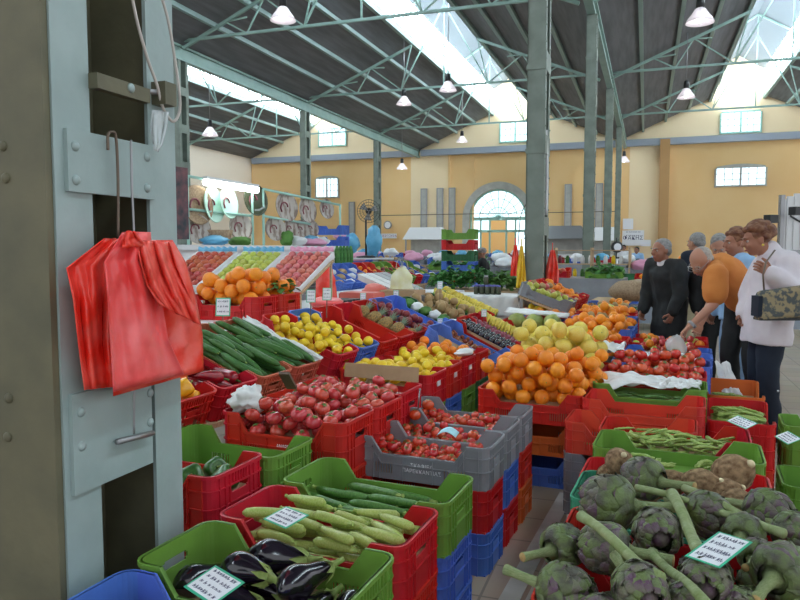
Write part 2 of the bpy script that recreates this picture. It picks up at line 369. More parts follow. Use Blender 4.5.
# columns: built-up from flanges, battens and rivets
def column(x, y, lab, lit=False):
    m = M['steel'] if lit else M['col_steel']
    t = empty('steel_column', hall(x, y), HR, lab, 'column')
    b = MB(); top = EAVE-.46; hw = .12; hd = .24
    for sy in (-1, 1): b.box(-hw, hw-.008, sy*hd-(.1 if sy > 0 else 0), sy*hd+(0 if sy > 0 else .1), 0, top)
    b.box(-hw, -hw+.02, -hd, hd, 0, top); o = b.build('shaft', M['col_steel'] if not lit else M['steel_dark'], t)  # near column: shade of the open gap put into the shaft colour
    for sy in (-1, 1):
        f = MB(); f.box(hw-.008, hw+.004, *( (-hd, -hd+.125) if sy < 0 else (hd-.125, hd)), 0, top); f.build('flange', m, t)
    if lit: return t
    zs = np.arange(.5, top, 1.1)
    f = MB()
    for z in zs: f.box(hw+.004, hw+.012, -hd, hd, z, z+.25)
    f.build('batten_plate', m, t)
    f = MB()
    for z in np.arange(.2, top, .22):
        f.ell((hw+.006, -hd+.03, z), .014, 6, 4); f.ell((hw+.006, hd-.03, z), .014, 6, 4)
    for z in zs: f.box(-hw-.012, hw+.014, -hd-.012, -hd, z, z+.06)
    f.build('rivet', m, t); return t
for k, nm in ((1, 'nearest the middle of the picture, with red and yellow bags on it'), (2, 'second beyond the nearest one in the right row'), (3, 'third in the right row'), (4, 'fourth and thinnest in the right row')):
    column(XR+(.09, .17, .20, .24)[k-1], YS[k+1], 'green-grey steel column, '+nm)
for k, nm in ((2, 'first of the left row, above the platters stall'), (3, 'second of the left row, in front of the lower left window'), (4, 'third of the left row, beside the standing fan')):
    column(XL, YS[k+1], 'green-grey steel column, '+nm)
# the near column
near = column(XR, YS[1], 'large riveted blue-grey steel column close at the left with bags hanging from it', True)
NC = hall(XR, YS[1]); NI = (Matrix.Translation(NC) @ HM).inverted()
def onface(px, py, off=0.):      # point on the aisle face of the near column, in its own frame
    r = NI.to_3x3() @ ray(px, py); c = NI @ V((0, 0, CH)); t = (.124+off-c.x)/r.x
    return c+r*t
def plate(x0, y0, x1, y1, m, nm, th=.012, off=0, rivets=(), bend=0):
    p = onface(x0, y0); q = onface(x1, y1); f = MB()
    f.box(.124+off, .124+off+th, p.y, q.y, q.z, p.z); o = f.build(nm, m, near)
    for rx, ry in rivets:
        a = onface(rx, ry, off+th); g = MB(); g.ell((a.x, a.y, a.z), (.008, .0135, .0135), 12, 8); g.build('rivet', M['steel'], near)
plate(63, 128, 152, 200, M['steel'], 'batten_plate', rivets=((75, 146), (76, 180), (147, 157), (147, 188)))
plate(68, 395, 150, 462, M['steel'], 'batten_plate', rivets=((81, 412), (82, 446), (150, 393), (150, 422)))
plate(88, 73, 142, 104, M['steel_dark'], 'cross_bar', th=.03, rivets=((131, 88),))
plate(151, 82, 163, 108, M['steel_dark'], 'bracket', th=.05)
p = onface(142, 92); q = onface(157, 93); f = MB(); f.tube([(p.x+.02, p.y, p.z), (q.x+.02, q.y, q.z)], .008); f.build('bolt', M['steelgrey'], near)
# side flange towards the camera, its shadow painted in as dark brown
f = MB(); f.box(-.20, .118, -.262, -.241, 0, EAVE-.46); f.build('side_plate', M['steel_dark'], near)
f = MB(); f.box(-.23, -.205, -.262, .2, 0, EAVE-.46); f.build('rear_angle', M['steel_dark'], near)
for rx, ry in ((0, 146), (3, 178), (5, 437), (6, 398)):
    for dx in (0,):
        c = NI @ V((0, 0, CH)); rr = NI.to_3x3() @ ray(rx+3, ry); t = (-.262-c.y)/rr.y; a = c+rr*t
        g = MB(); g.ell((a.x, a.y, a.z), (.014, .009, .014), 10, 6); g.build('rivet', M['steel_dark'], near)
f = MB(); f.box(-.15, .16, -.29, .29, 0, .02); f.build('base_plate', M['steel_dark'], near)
W2 = Matrix.Translation(NC) @ HM
def facew(px, py, off): return W2 @ onface(px, py, off)
def ropeobj(name, pts, r, m, lab, cat, n=8):
    P = [V(p) for p in pts]; Q = []
    for i in range(len(P)-1):
        a = P[max(i-1, 0)]; b = P[i]; c = P[i+1]; d = P[min(i+2, len(P)-1)]
        for k in range(5):
            t = k/5; Q.append(.5*((2*b)+(c-a)*t+(2*a-5*b+4*c-d)*t*t+(3*b-a-3*c+d)*t**3))
    Q.append(P[-1]); mb = MB(); mb.tube(Q, r, n); o = mb.build(name, m); return tag(o, lab, cat) if lab else o
ropeobj('rope', [facew(x, y, .03) for x, y in ((131, -8), (138, 25), (148, 60), (157, 85), (163, 108), (172, 121), (178, 116), (180, 100), (175, 60), (168, 20), (160, -8))], .0045, M['rope'], 'pale grey cord looped over the bracket high on the near column', 'rope')
ropeobj('wire_hook', [facew(x, y, .032) for x, y in ((108, 150), (108, 135), (112, 132), (116, 138), (118, 180), (118, 237))], .004, M['wire'], 'brown wire hook over the upper plate of the near column holding the red bags', 'hook')
ropeobj('twisted_wire', [facew(x, y, .045) for x, y in ((131, 140), (132, 190), (134, 240), (134, 300), (134, 378), (134, 434))], .0035, M['steelgrey'], 'straight twisted steel wire hanging down the near column', 'wire')
p = facew(117, 442, .035); q = facew(153, 433, .035); f = MB(); f.tube([p, q], .0085, 10); tag(f.build('steel_pin', M['steelgrey']), 'short steel pin lying across the lower plate of the near column', 'pin')

# red carrier bags hung on the hook
def bagsheet(rows, off, name, m, lab, folds, amp, seed, n=24, parent=None, cat='bag', group=None):
    # rows: list of (left px, right px, py) from top to bottom on the plane in front of the face
    rnd = random.Random(seed); ph = [rnd.uniform(0, 6) for _ in range(4)]
    def fn(u, v):
        k = v*(len(rows)-1); i = min(int(k), len(rows)-2); t = k-i
        a, b = rows[i], rows[i+1]
        l = a[0]+(b[0]-a[0])*t; r = a[1]+(b[1]-a[1])*t; yl = a[2]+(b[2]-a[2])*t; yr = a[3]+(b[3]-a[3])*t
        px = l+(r-l)*u; py = yl+(yr-yl)*u
        d = amp*(.55*sin(folds*u*2*pi+ph[0]+v*2.2)+.3*sin(folds*1.9*u*2*pi+ph[1]-v*3)+.22*sin(v*9+ph[2]+u*4)+.12*sin(v*23+u*13+ph[3]))*(.45+.55*sin(pi*min(max(v, .05), .95)))
        return facew(px, py, off+d)
    mb = MB(); mb.grid(fn, n*2, n, .0025); o = mb.build(name, m, parent)
    if lab: tag(o, lab, cat, group)
    return o
bagsheet([(104, 134, 238, 240), (66, 128, 268, 262), (73, 122, 300, 300), (78, 118, 345, 345), (84, 122, 390, 386)], .045, 'carrier_bag', M['redbag'], 'red plastic carrier bag hanging at the left of the bunch on the near column', 2.2, .022, 3)
bagsheet([(122, 172, 240, 240), (120, 185, 262, 262), (118, 196, 300, 300), (114, 202, 345, 335), (113, 203, 396, 371)], .075, 'carrier_bag', M['redbag'], 'red plastic carrier bag at the back right of the bunch on the near column', 1.8, .022, 9)
fb = bagsheet([(122, 150, 232, 232), (104, 152, 262, 262), (107, 160, 290, 290), (110, 168, 340, 338), (113, 184, 392, 374)], .115, 'carrier_bag', M['pinkbag'], 'pinkish red carrier bag hanging in front of the bunch on the near column', 1.5, .019, 21)
bagsheet([(126, 134, 231, 231), (122, 140, 240, 238), (122, 146, 248, 246)], .135, 'bag_handle', M['redbag'], None, 1.5, .012, 5, 8, fb)
bagsheet([(136, 170, 240, 242), (140, 178, 262, 268), (146, 192, 285, 300), (160, 200, 305, 325)], .135, 'carrier_bag', M['redbag'], 'bright red folded carrier bag flaring out right on the near column', 2.4, .02, 33)
bagsheet([(152, 168, 110, 112), (150, 167, 125, 128), (152, 163, 140, 143), (154, 158, 150, 152)], .04, 'bag_scrap', M['clearbag'], 'pale translucent scrap of plastic stuck behind the cord on the near column', 1.5, .012, 5, 8)

# ------------------------------------------------------------------ windows, doorway, wall fittings
def rectwin(x, z, w, h, name, arch=0.):
    t = MB(); y = YW-.05; fr = .09
    t.box(x-w/2-fr, x+w/2+fr, y-.06, y+.05, z-h/2-fr, z-h/2); t.box(x-w/2-fr, x-w/2, y-.06, y+.05, z-h/2, z+h/2); t.box(x+w/2, x+w/2+fr, y-.06, y+.05, z-h/2, z+h/2)
    n = 10
    for i in range(n):
        a = -1+2*i/n; b = -1+2*(i+1)/n; za = z+h/2+arch*(1-a*a); zb = z+h/2+arch*(1-b*b)
        t.hexa([(x+a*w/2, y-.06, z+h/2 if arch else za), (x+b*w/2, y-.06, z+h/2 if arch else zb), (x+b*w/2, y+.05, z+h/2), (x+a*w/2, y+.05, z+h/2), (x+a*w/2, y-.06, za+fr), (x+b*w/2, y-.06, zb+fr), (x+b*w/2, y+.05, zb+fr), (x+a*w/2, y+.05, za+fr)])
    t.box(x-.05, x+.05, y-.07, y+.04, z-h/2, z+h/2)
    for i in range(1, 6):
        if i != 3: xx = x-w/2+w*i/6; t.box(xx-.015, xx+.015, y-.05, y+.03, z-h/2, z+h/2)
    for i in (1, 2): zz = z-h/2+h*i/3; t.box(x-w/2, x+w/2, y-.05, y+.03, zz-.015, zz+.015)
    o = struct(name, t, M['stone' if arch else 'mint']); g = MB(); g.box(x-w/2, x+w/2, y-.02, y+.02, z-h/2, z+h/2); q = g.build('pane', M['glass_sky'], o)
rectwin(RID[2]+.22, 8.15, 1.85, 1.0, 'window_2'); rectwin(RID[2]+.3, 5.3, 2.35, .9, 'window_3', .12)
rectwin(RID[1]+.05, 8.3, 1.7, 1.05, 'window_4'); rectwin(RID[0]+.1, 8.6, 1.8, 1.0, 'window_5'); rectwin(RID[0]-.3, 5.4, 1.5, 1.15, 'window_6', .1)
# arched door
d = MB(); yd = YW+.05
def arcband(mb, r0, r1, y0, y1, n=28, cx=DX, cz=DS):
    for i in range(n):
        a = pi*i/n; b = pi*(i+1)/n
        c = [(cx+r*cos(t), cz+r*sin(t)) for r in (r0, r1) for t in (a, b)]
        mb.hexa([(c[0][0], y0, c[0][1]), (c[2][0], y0, c[2][1]), (c[2][0], y1, c[2][1]), (c[0][0], y1, c[0][1]), (c[1][0], y0, c[1][1]), (c[3][0], y0, c[3][1]), (c[3][0], y1, c[3][1]), (c[1][0], y1, c[1][1])])
tr = MB(); arcband(tr, DR, DR+.42, YW-.12, YW-.02)
for sx in (-1, 1): tr.box(DX+sx*(DR+.21)-.21, DX+sx*(DR+.21)+.21, YW-.12, YW-.02, 0, DS)
struct('trim_10', tr, M['stone'])
arcband(d, DR-.12, DR, yd, yd+.1); arcband(d, .62, .66, yd+.02, yd+.06); arcband(d, 1.12, 1.16, yd+.02, yd+.06); arcband(d, 0, .18, yd, yd+.08)
for i in range(1, 10):
    a = pi*i/10; d.bar((DX+.15*cos(a), yd+.04, DS+.15*sin(a)), (DX+(DR-.08)*cos(a), yd+.04, DS+(DR-.08)*sin(a)), .035)
d.box(DX-DR, DX+DR, yd, yd+.12, DS-.14, DS+.06); d.box(DX-DR, DX+DR, yd, yd+.1, 2.45, 2.6)
for x in (-1.65, -1.05, -.5, .5, 1.05, 1.65): d.box(DX+x-.05, DX+x+.05, yd, yd+.1, 0, DS)
for x in (-1.35, 1.35): d.box(DX+x-.3, DX+x+.3, yd, yd+.08, 0, 1.0)
do = struct('door_1', d, M['mint'])
g = MB()
n = 24
g.add([(DX, yd+.05, DS)]+[(DX+(DR-.1)*cos(pi*i/n), yd+.05, DS+(DR-.1)*sin(pi*i/n)) for i in range(n+1)]+[(DX, yd+.07, DS)]+[(DX+(DR-.1)*cos(pi*i/n), yd+.07, DS+(DR-.1)*sin(pi*i/n)) for i in range(n+1)], [(0, i+1, i+2) for i in range(n)]+[(n+2, n+4+i, n+3+i) for i in range(n)])
for x0, x1 in ((-1.6, -1.1), (-1.0, -.55), (.55, 1.0), (1.1, 1.6)): g.box(DX+x0, DX+x1, yd+.04, yd+.06, 2.6, DS-.14)
for x0, x1 in ((-1.6, -1.1), (1.1, 1.6)): g.box(DX+x0, DX+x1, yd+.04, yd+.06, 1.0, 2.45)
g.build('pane', M['glass_sky'], do)
w = MB(); w.box(DX-2.5, DX+2.5, YW+3, YW+3.2, 0, 5); struct('wall_porch', w, M['wall'])
w = MB(); w.box(DX-2.5, DX+2.5, YW+.4, YW+3.2, -.1, 0); struct('floor_porch', w, M['floor'])
def hobj(name, mb, m, lab, cat, loc, group=None):
    o = mb.build(name, m, None, hall(*loc), (0, 0, HR)); return tag(o, lab, cat, group)
for i, (px, hh, nm) in enumerate(((352, 1.9, 'behind the standing fan'), (424, 2.6, 'leftmost of the three beside the arched door'), (440, 2.6, 'middle of the three beside the arched door'), (452, 2.6, 'nearest the arched door on its left'), (568, 2.6, 'just right of the middle column'), (599, 2.6, 'between the second and third right columns'))):
    p = HM.inverted() @ pd(px, 210, 44); r = HM.inverted().to_3x3() @ ray(px, 210); c = V((0, 0, CH)); t = (YW-.1-0)/r.y; x = r.x*t
    f = MB(); f.box(-.2, -.14, -.08, .05, 0, hh); f.box(.14, .2, -.08, .05, 0, hh); f.box(-.2, .2, -.08, .05, hh, hh+.06); f.box(-.2, .2, -.08, .05, -.06, 0)
    root = empty('wall_light_slot', hall(x, YW-.1, 2.5), HR, 'tall grey framed slot on the far wall, '+nm, 'wall fitting'); f.build('frame', M['steelgrey'], root)
    g = MB(); g.box(-.14, .14, -.04, .0, 0, hh); g.build('panel', M['stone'], root)
# bell lamps
def lamp(px, py, d, lab, s=.6):
    p = pd(px, py, d); t = empty('pendant_lamp', p, 0, lab, 'lamp', None)
    m = MB(); m.lathe([(.12*s, .42*s), (.2*s, .36*s), (.3*s, .2*s), (.42*s, .05*s), (.5*s, -.1*s), (.485*s, -.1*s), (.40*s, .05*s), (.28*s, .2*s), (.1*s, .36*s)], 20, caps=False); m.build('shade', M['lampglass'], t)
    m = MB(); m.lathe([(.04*s, .85*s), (.13*s, .82*s), (.15*s, .6*s), (.15*s, .45*s), (.1*s, .4*s)], 14); m.build('housing', M['black'], t)
    m = MB(); m.ell((0, 0, .12*s), (.17*s, .17*s, .22*s), 12, 8); m.build('bulb', M['lampglow'], t)
    # rod up to the roof above
    h = HM.inverted() @ p; rx = min(RID, key=lambda q: abs(q-h.x)); a = abs(h.x-rx)
    zt = (ZO+2.2) if a < OPEN else EAVE+(WID/2-a)*.43
    m = MB(); m.tube([(0, 0, .84*s), (0, 0, zt-p.z)], .015, 6); m.build('suspension_rod', M['steelgrey'], t)
for a in ((700, 20, 15.5, 'large glowing bell lamp at the upper right'), (686, 96, 24, 'glowing bell lamp below the large one at the upper right'), (624, 161, 37, 'small bell lamp beside the fourth right column'),
          (283, 18, 16.5, 'bell lamp at the upper left under the middle hall roof'), (404, 103, 27, 'bell lamp hanging in the middle hall above the banana rows'), (210, 134, 26, 'bell lamp hanging above the platters stall'), (402, 168, 38, 'lit bell lamp low before the far wall'), (462, 141, 36, 'small bell lamp left of the arched door'), (448, 89, 24, 'round disc shaped lamp close to the skylight')): lamp(*a)

# ------------------------------------------------------------------ crates
L0, W0, H0 = .65, .33, .187
def crate_meshes(L, W, H, wide=False, low=.62, rad=.035, th=.005):
    """long sides with a lowered middle, full-height ends with a hand slot; rounded corners; ribs and flanges"""
    out = {}
    hl, hw = L/2-.012, W/2-.012
    def sheet(mb, path, bands, top):           # path: list of (pos, outward normal, s)
        for i in range(len(path)-1):
            (p, n, a), (q, n2, b) = path[i], path[i+1]
            zb = .0
            def seg(z0a, z0b, z1a, z1b, o0=0., o1=th):
                mb.hexa([p+n*o0+V((0, 0, z0a)), q+n2*o0+V((0, 0, z0b)), q+n2*o1+V((0, 0, z0b)), p+n*o1+V((0, 0, z0a)),
                         p+n*o0+V((0, 0, z1a)), q+n2*o0+V((0, 0, z1b)), q+n2*o1+V((0, 0, z1b)), p+n*o1+V((0, 0, z1a))])
            ta, tb = top(a), top(b); mid = (a+b)/2
            z = zb; 
            for (s0, s1, z0, z1) in sorted([h for h in bands if h[0] <= mid <= h[1]], key=lambda h: h[2]):
                seg(z, z, z0, z0); z = z1
            seg(z, z, ta, tb)
            seg(ta-.012, tb-.012, ta, tb, -.001, .0125)            # rolled rim
            f1 = min(ta, tb)
            if ta == tb: 
                for fz in (ta-.045, ) if ta < H else (H-.05, H*.42): seg(fz-.002, fz-.002, fz+.002, fz+.002, th, .0115)
            else: seg(ta-.05, tb-.05, ta-.046, tb-.046, th, .0115)
    def rib(mb, p, n, z0, z1):
        t = V((-n.y, n.x, 0))*.0018
        mb.hexa([p-t+n*th+V((0, 0, z0)), p+t+n*th+V((0, 0, z0)), p+t+n*.0112+V((0, 0, z0)), p-t+n*.0112+V((0, 0, z0)),
                 p-t+n*th+V((0, 0, z1)), p+t+n*th+V((0, 0, z1)), p+t+n*.0112+V((0, 0, z1)), p-t+n*.0112+V((0, 0, z1))])
    # side (along x, outward -y)
    a0 = hl-rad; c1 = a0-.055; c2 = c1-.05
    def top_side(s): s = abs(s); return H if s >= c1-1e-6 else (H*low if s <= c2+1e-6 else H*low+(H-H*low)*(s-c2)/(c1-c2))
    bands = []
    st = {-a0, a0, -c1, c1, -c2, c2}
    if wide:
        for k in range(-3, 4): x = k*.07; bands += [(x-.024, x+.024, H*.12, H*.32), (x-.024, x+.024, H*.38, H*.54)]; st |= {x-.024, x+.024}
    else:
        for cx in (-.17, .17):
            for k in range(8): x = cx-.045+k*.013; bands.append((x-.0028, x+.0028, H*.14, H*.40)); st |= {x-.0028, x+.0028}
    st = sorted(st)
    sd = MB(); sheet(sd, [(V((x, -hw, 0)), V((0, -1, 0)), x) for x in st], bands, top_side)
    for x in (-a0, -c1+.01, -c2-.01, -.07, .07, c2+.01, c1-.01, a0): rib(sd, V((x, -hw, 0)), V((0, -1, 0)), 0, min(top_side(x), H)-.012)
    out['side'] = sd
    # end (along y, outward +x) with the two rounded corners
    e0 = hw-rad; bands = []; st = {-e0, e0, 0, -.045, .045}
    bands.append((-.045, .045, H-.078, H-.05)); 
    for s_ in (-1, 1): bands.append((*sorted((s_*.045, s_*.054)), H-.072, H-.056)); st |= {s_*.054}
    if wide:
        for k in (-1, 1): bands += [(k*.06-.03, k*.06+.03, H*.12, H*.3), (k*.06-.03, k*.06+.03, H*.36, H*.5)]; st |= {k*.06-.03, k*.06+.03}
    path = []
    for i in range(5): t = -pi/2+pi/2*i/4; path.append((V((hl-rad+rad*cos(t), -e0+rad*sin(t), 0)), V((cos(t), sin(t), 0)), -hw-1+i*.1))
    for s_ in sorted(st)[1:-1]: path.append((V((hl, s_, 0)), V((1, 0, 0)), s_))
    for i in range(5): t = pi/2*i/4; path.append((V((hl-rad+rad*cos(t), e0+rad*sin(t), 0)), V((cos(t), sin(t), 0)), hw+.5+i*.1))
    en = MB(); sheet(en, path, bands, lambda s: H)
    for y in (-e0, -.085, -.06, .06, .085, e0): rib(en, V((hl, y, 0)), V((1, 0, 0)), 0, H-.012)
    for y in np.arange(-.04, .041, .016): rib(en, V((hl, y, 0)), V((1, 0, 0)), H-.046, H-.012)
    out['end'] = en
    b = MB()
    if wide:
        for k in range(11): x = -hl+.01+k*(2*hl-.02)/10; b.box(x-.008, x+.008, -hw, hw, 0, .005)
        for y in (-hw+.01, -hw/2, 0, hw/2, hw-.01): b.box(-hl, hl, y-.006, y+.006, 0, .004)
    else: b.box(-hl, hl, -hw, hw, .0, .006)
    out['bottom'] = b
    return {k: v.mesh('crate_'+k, PL['red']) for k, v in out.items()}
CM = {'n': crate_meshes(L0, W0, H0), 'w': crate_meshes(L0, W0, H0, True, .7), 's': crate_meshes(L0, .305, H0), 'd': crate_meshes(L0, W0, .15, False, .7), 't': crate_meshes(L0, W0, .12, False, .75)}
CH_ = {'n': H0, 'w': H0, 's': H0, 'd': .15, 't': .12}
CW_ = {'n': W0, 'w': W0, 's': .305, 'd': W0, 't': W0}
def crate(u, v, z, col, label, kind='n', tilt=0., rz=0., tx=0., L=None, group=None, liner=None, sc=1.):
    """u, v: right front bottom corner of the crate before it is tilted about its lower edge"""
    hl = L0/2*sc; hw = CW_[kind]/2*sc
    Mx = Matrix.Translation((u, v, z)) @ Matrix.Rotation(rz, 4, 'Z') @ Matrix.Rotation(tilt, 4, 'Y') @ Matrix.Rotation(tx, 4, 'X') @ Matrix.Translation((-hl, hw, 0)) @ Matrix.Scale(sc, 4)
    t = empty('plastic_crate', (0, 0, 0), 0, label, 'crate', group); t.matrix_world = Mx
    m = PL[col]; cm = CM[kind]
    o = link('bottom_panel', cm['bottom'], t); put_mat(o, m)
    for k in (0, 1):
        o = link('side_panel', cm['side'], t, None, (0, 0, pi*k)); put_mat(o, m)
        o = link('end_panel', cm['end'], t, None, (0, 0, pi*k)); put_mat(o, m)
    if liner is not None:
        hz = liner[0]; b = MB(); b.box(-L0/2+.02, L0/2-.02, -CW_[kind]/2+.02, CW_[kind]/2-.02, .008, hz); b.build('packing_pad', liner[1], t)
    t['w'] = 0; del t['w']
    return Mx, t
POSN = {1: ['top'], 2: ['top', 'bottom'], 3: ['top', 'middle', 'bottom'], 4: ['top', 'second', 'third', 'bottom']}
def stack(u, v, ztop, cols, toplab, desc, kind='n', liner=None, jitter=.004):
    """crates piled on the floor; cols listed from the top down; returns the matrix of the top one"""
    n = len(cols); h = ztop/n; sc = h/CH_[kind]; top = None
    for i, c in enumerate(cols):
        z = ztop-(i+1)*h; lab = toplab if i == 0 else '%s crate, %s of the stack under %s' % (c, POSN[n][i] if n > 2 else 'bottom', desc)
        du = random.uniform(-1, 1)*jitter if i else 0
        Mx, t = crate(u+du, v, z, c, lab, kind, liner=liner if i == 0 else None)
        S = Matrix.Diagonal((1, 1, sc, 1)); t.matrix_world = Mx @ S
        if i == 0: top = Mx @ S
        t_last = t
        if i == 0: tt = t
    return top, tt

# ------------------------------------------------------------------ produce
def tomato_mesh(lob=5, fl=.82):
    k = 9; pr = [(max(sin(pi*i/k), .08)*(1 if 0 < i < k else 1), -cos(pi*i/k)*fl) for i in range(k+1)]
    pr[-1] = (.06, fl*.80); pr[-2] = (pr[-2][0], pr[-2][1]*.98)
    m = MB(); m.lathe(pr, 15, lob, .03); return m
def star(n=5, r=.5, z=.8, w=.12, droop=.1):
    m = MB()
    for i in range(n):
        a = 2*pi*i/n; c = V((cos(a), sin(a), 0)); t = V((-sin(a), cos(a), 0))
        m.add([V((0, 0, z))+t*w*.5, V((0, 0, z))-t*w*.5, V((0, 0, z+.05))+c*r*.6-t*w, V((0, 0, z-droop))+c*r, V((0, 0, z+.05))+c*r*.6+t*w], [(0, 1, 2, 3, 4)])
    m.tube([(0, 0, z-.03), (.02, 0, z+.12)], .05, 5); return m
def orange_mesh(fl=.96, nip=0.):
    k = 9; pr = [(max(sin(pi*i/k), .05), -cos(pi*i/k)*fl) for i in range(k+1)]
    pr[0] = (.05, -fl*.96); pr[-1] = (.06, fl*.93)
    m = MB(); m.lathe(pr, 16); return m
def lemon_mesh():
    m = MB(); m.lathe([(.05, -1.42), (.17, -1.36), (.24, -1.22), (.52, -1.0), (.82, -.62), (.98, -.2), (.98, .2), (.84, .6), (.54, .98), (.26, 1.2), (.12, 1.28)], 14); return m
def longveg(L, prof, bend=.1, n=10, seg=12, stalk=None, lob=0):
    pts = []; rad = []
    for i in range(seg+1):
        t = i/seg; x = (t-.5)*L; pts.append((x, bend*L*((t-.5)**2*4-.5)*.5, 0)); rad.append(np.interp(t, *zip(*prof)))
    m = MB(); m.tube(pts, rad, n, up=(0, 0, 1)); return m, pts, rad
BANK = {}
def kind(name, *parts): BANK[name] = parts; return name
_s = star()
kind('tomato', (('', tomato_mesh().mesh('tomato', M['pinktom'])), ('calyx', star(5, .45, .78, .1, .05).mesh('calyx', M['sepal']))))
kind('vine_tomato', (('', tomato_mesh(4, .86).mesh('tomato', M['tomato'])), ('calyx', star(5, .55, .86, .1, .0).mesh('calyx', M['sepal']))))
BANK['ripe_tomato'] = BANK['vine_tomato']
kind('orange', (('', orange_mesh().mesh('orange', M['orange'])), ('stem_scar', MB().lathe([(.09, .90), (.05, .94)], 6).mesh('scar', M['calyx']))))
kind('mandarin', (('', orange_mesh(.8).mesh('mandarin', M['mandarin'])), ('stem_scar', MB().lathe([(.1, .72), (.05, .80)], 6).mesh('scar', M['calyx']))))
kind('grapefruit', (('', orange_mesh(.92).mesh('grapefruit', M['grapefruit'])), ('stem_scar', MB().lathe([(.08, .86), (.05, .9)], 6).mesh('scar', M['calyx']))))
kind('lemon', (('', lemon_mesh().mesh('lemon', M['lemon'])),))
for c in ('red', 'green', 'pink'):
    kind('apple_'+c, (('', MB().lathe([(.1, -.74), (.35, -.82), (.7, -.6), (.94, -.1), (.96, .3), (.75, .68), (.4, .8), (.12, .62)], 12).mesh('apple', M['apple'+c])), ('stalk', MB().tube([(0, 0, .6), (.05, 0, .95)], .04, 5).mesh('stalk', M['cut']))))
kind('plum', (('', MB().ell((0, 0, 0), (1, .92, .95), 10, 7).mesh('plum', M['plum'])),))
kind('date', (('', MB().ell((0, 0, 0), (1.3, .8, .8), 8, 6).mesh('date', M['date'])),))
kind('potato', (('', MB().ell((0, 0, 0), (1.2, .9, .85), 10, 7).mesh('potato', M['potato'])),))
def cuke():
    m, p, r = longveg(1, [(0, .022), (.04, .05), (.12, .068), (.5, .074), (.9, .066), (.97, .045), (1, .015)], .09)
    return m
kind('cucumber', (('', cuke().mesh('cucumber', M['cucumber'])), ('stalk', MB().tube([(-.5, .02, 0), (-.54, .03, 0)], .015, 5).mesh('stalk', M['zstem']))))
m, p, r = longveg(1, [(0, .05), (.06, .075), (.3, .10), (.75, .115), (.93, .1), (1, .03)], .07, 12)
kind('pale_courgette', (('', m.mesh('courgette', M['marrow'])), ('stalk', MB().tube([(-.48, .03, 0), (-.56, .04, .01), (-.60, .045, .02)], [.055, .035, .045], 6, smooth=False).mesh('stalk', M['zstem']))))
m, p, r = longveg(1, [(0, .045), (.06, .06), (.5, .075), (.9, .07), (1, .02)], .05, 12)
kind('green_courgette', (('', m.mesh('courgette', M['zucchini'])), ('stalk', MB().tube([(-.48, .02, 0), (-.56, .03, .0), (-.6, .035, .01)], [.045, .03, .04], 6, smooth=False).mesh('stalk', M['zstem']))))
m = MB(); m.tube([(-.5+.1*i, .08*((i/10-.5)**2*4-.5), 0) for i in range(11)], [.06, .13, .16, .18, .21, .245, .27, .27, .235, .16, .04], 18, up=(0, 0, 1))
st = MB(); st.tube([(-.47, .03, 0), (-.6, .06, .02), (-.72, .12, .04)], [.10, .05, .045], 8)
for i in range(6):
    a = 2*pi*i/6; c = V((0, cos(a), sin(a))); t = V((0, -sin(a), cos(a)))
    st.add([V((-.5, .035, 0))+c*.09-t*.05, V((-.5, .035, 0))+c*.09+t*.05, V((-.40, .03, 0))+c*.165+t*.055, V((-.24, .01, 0))+c*.215, V((-.40, .03, 0))+c*.165-t*.055], [(0, 1, 2, 3, 4)])
kind('aubergine', (('', m.mesh('aubergine', M['aubergine'])), ('calyx', st.mesh('calyx', M['calyx']))))
def pod(w=.06, bumps=5, fl=.55):
    m = MB(); pts = []; rad = []; S = 14
    for i in range(S+1):
        t = i/S; pts.append(((t-.5), .16*((t-.5)**2*4-.5), 0)); e = min(1, t*7, (1-t)*9)
        rad.append((max(.006, e*w*(1+.16*sin(bumps*2*pi*t))), max(.006, e*w*fl*(1+.2*sin(bumps*2*pi*t)))))
    m.tube(pts, rad, 8, up=(0, 0, 1)); return m
kind('bean_pod', (('', pod(.085).mesh('bean_pod', M['bean'])),)); kind('green_chilli', (('', pod(.055, 0, .9).mesh('chilli', M['beandark'])),))
def pepper(mt, nm):
    m = MB(); m.lathe([(.08, -.92), (.35, -1.0), (.66, -.82), (.78, -.4), (.88, .1), (.92, .5), (.78, .82), (.42, .86), (.12, .70)], 20, 4, .09)
    s_ = MB(); s_.tube([(0, 0, .68), (.02, 0, .95), (.12, 0, 1.2)], [.14, .08, .09], 8); return (('', m.mesh(nm, mt)), ('stalk', s_.mesh('stalk', M['calyx'])))
kind('yellow_pepper', pepper(M['pepyel'], 'pepper')); kind('orange_pepper', pepper(M['pepora'], 'pepper')); kind('green_pepper', pepper(M['pepgrn'], 'pepper'))
m = MB(); m.tube([(-.5+.1*i, .1*((i/10-.5)**2*4-.5), 0) for i in range(11)], [.10, .19, .23, .22, .20, .18, .155, .13, .10, .065, .015], 12, up=(0, 0, 1))
kind('red_pepper', (('', m.mesh('pepper', M['pepred'])), ('stalk', MB().tube([(-.47, .04, 0), (-.6, .06, .02), (-.68, .1, .03)], [.05, .03, .035], 6).mesh('stalk', M['leaf']))))
m = MB(); m.lathe([(.05, -1.0), (.5, -.95), (.78, -.7), (.86, -.1), (.82, .5), (.62, .85), (.3, .98)], 16)
s_ = MB()
for i in range(26):
    a = i*2.4; rr = .12+.3*(i/26); h_ = 1.9-.8*(i/26)
    c = V((cos(a), sin(a), 0)); t = V((-sin(a), cos(a), 0))*.10
    s_.add([c*.12+t+V((0, 0, .9)), c*.12-t+V((0, 0, .9)), c*(rr+.1)-t*.7+V((0, 0, .9+h_*.5)), c*(rr+.5)+V((0, 0, .9+h_)), c*(rr+.1)+t*.7+V((0, 0, .9+h_*.5))], [(0, 1, 2, 4), (4, 2, 3)])
kind('pineapple', (('', m.mesh('pineapple', M['pine'])), ('crown', s_.mesh('crown', M['pineleaf']))))
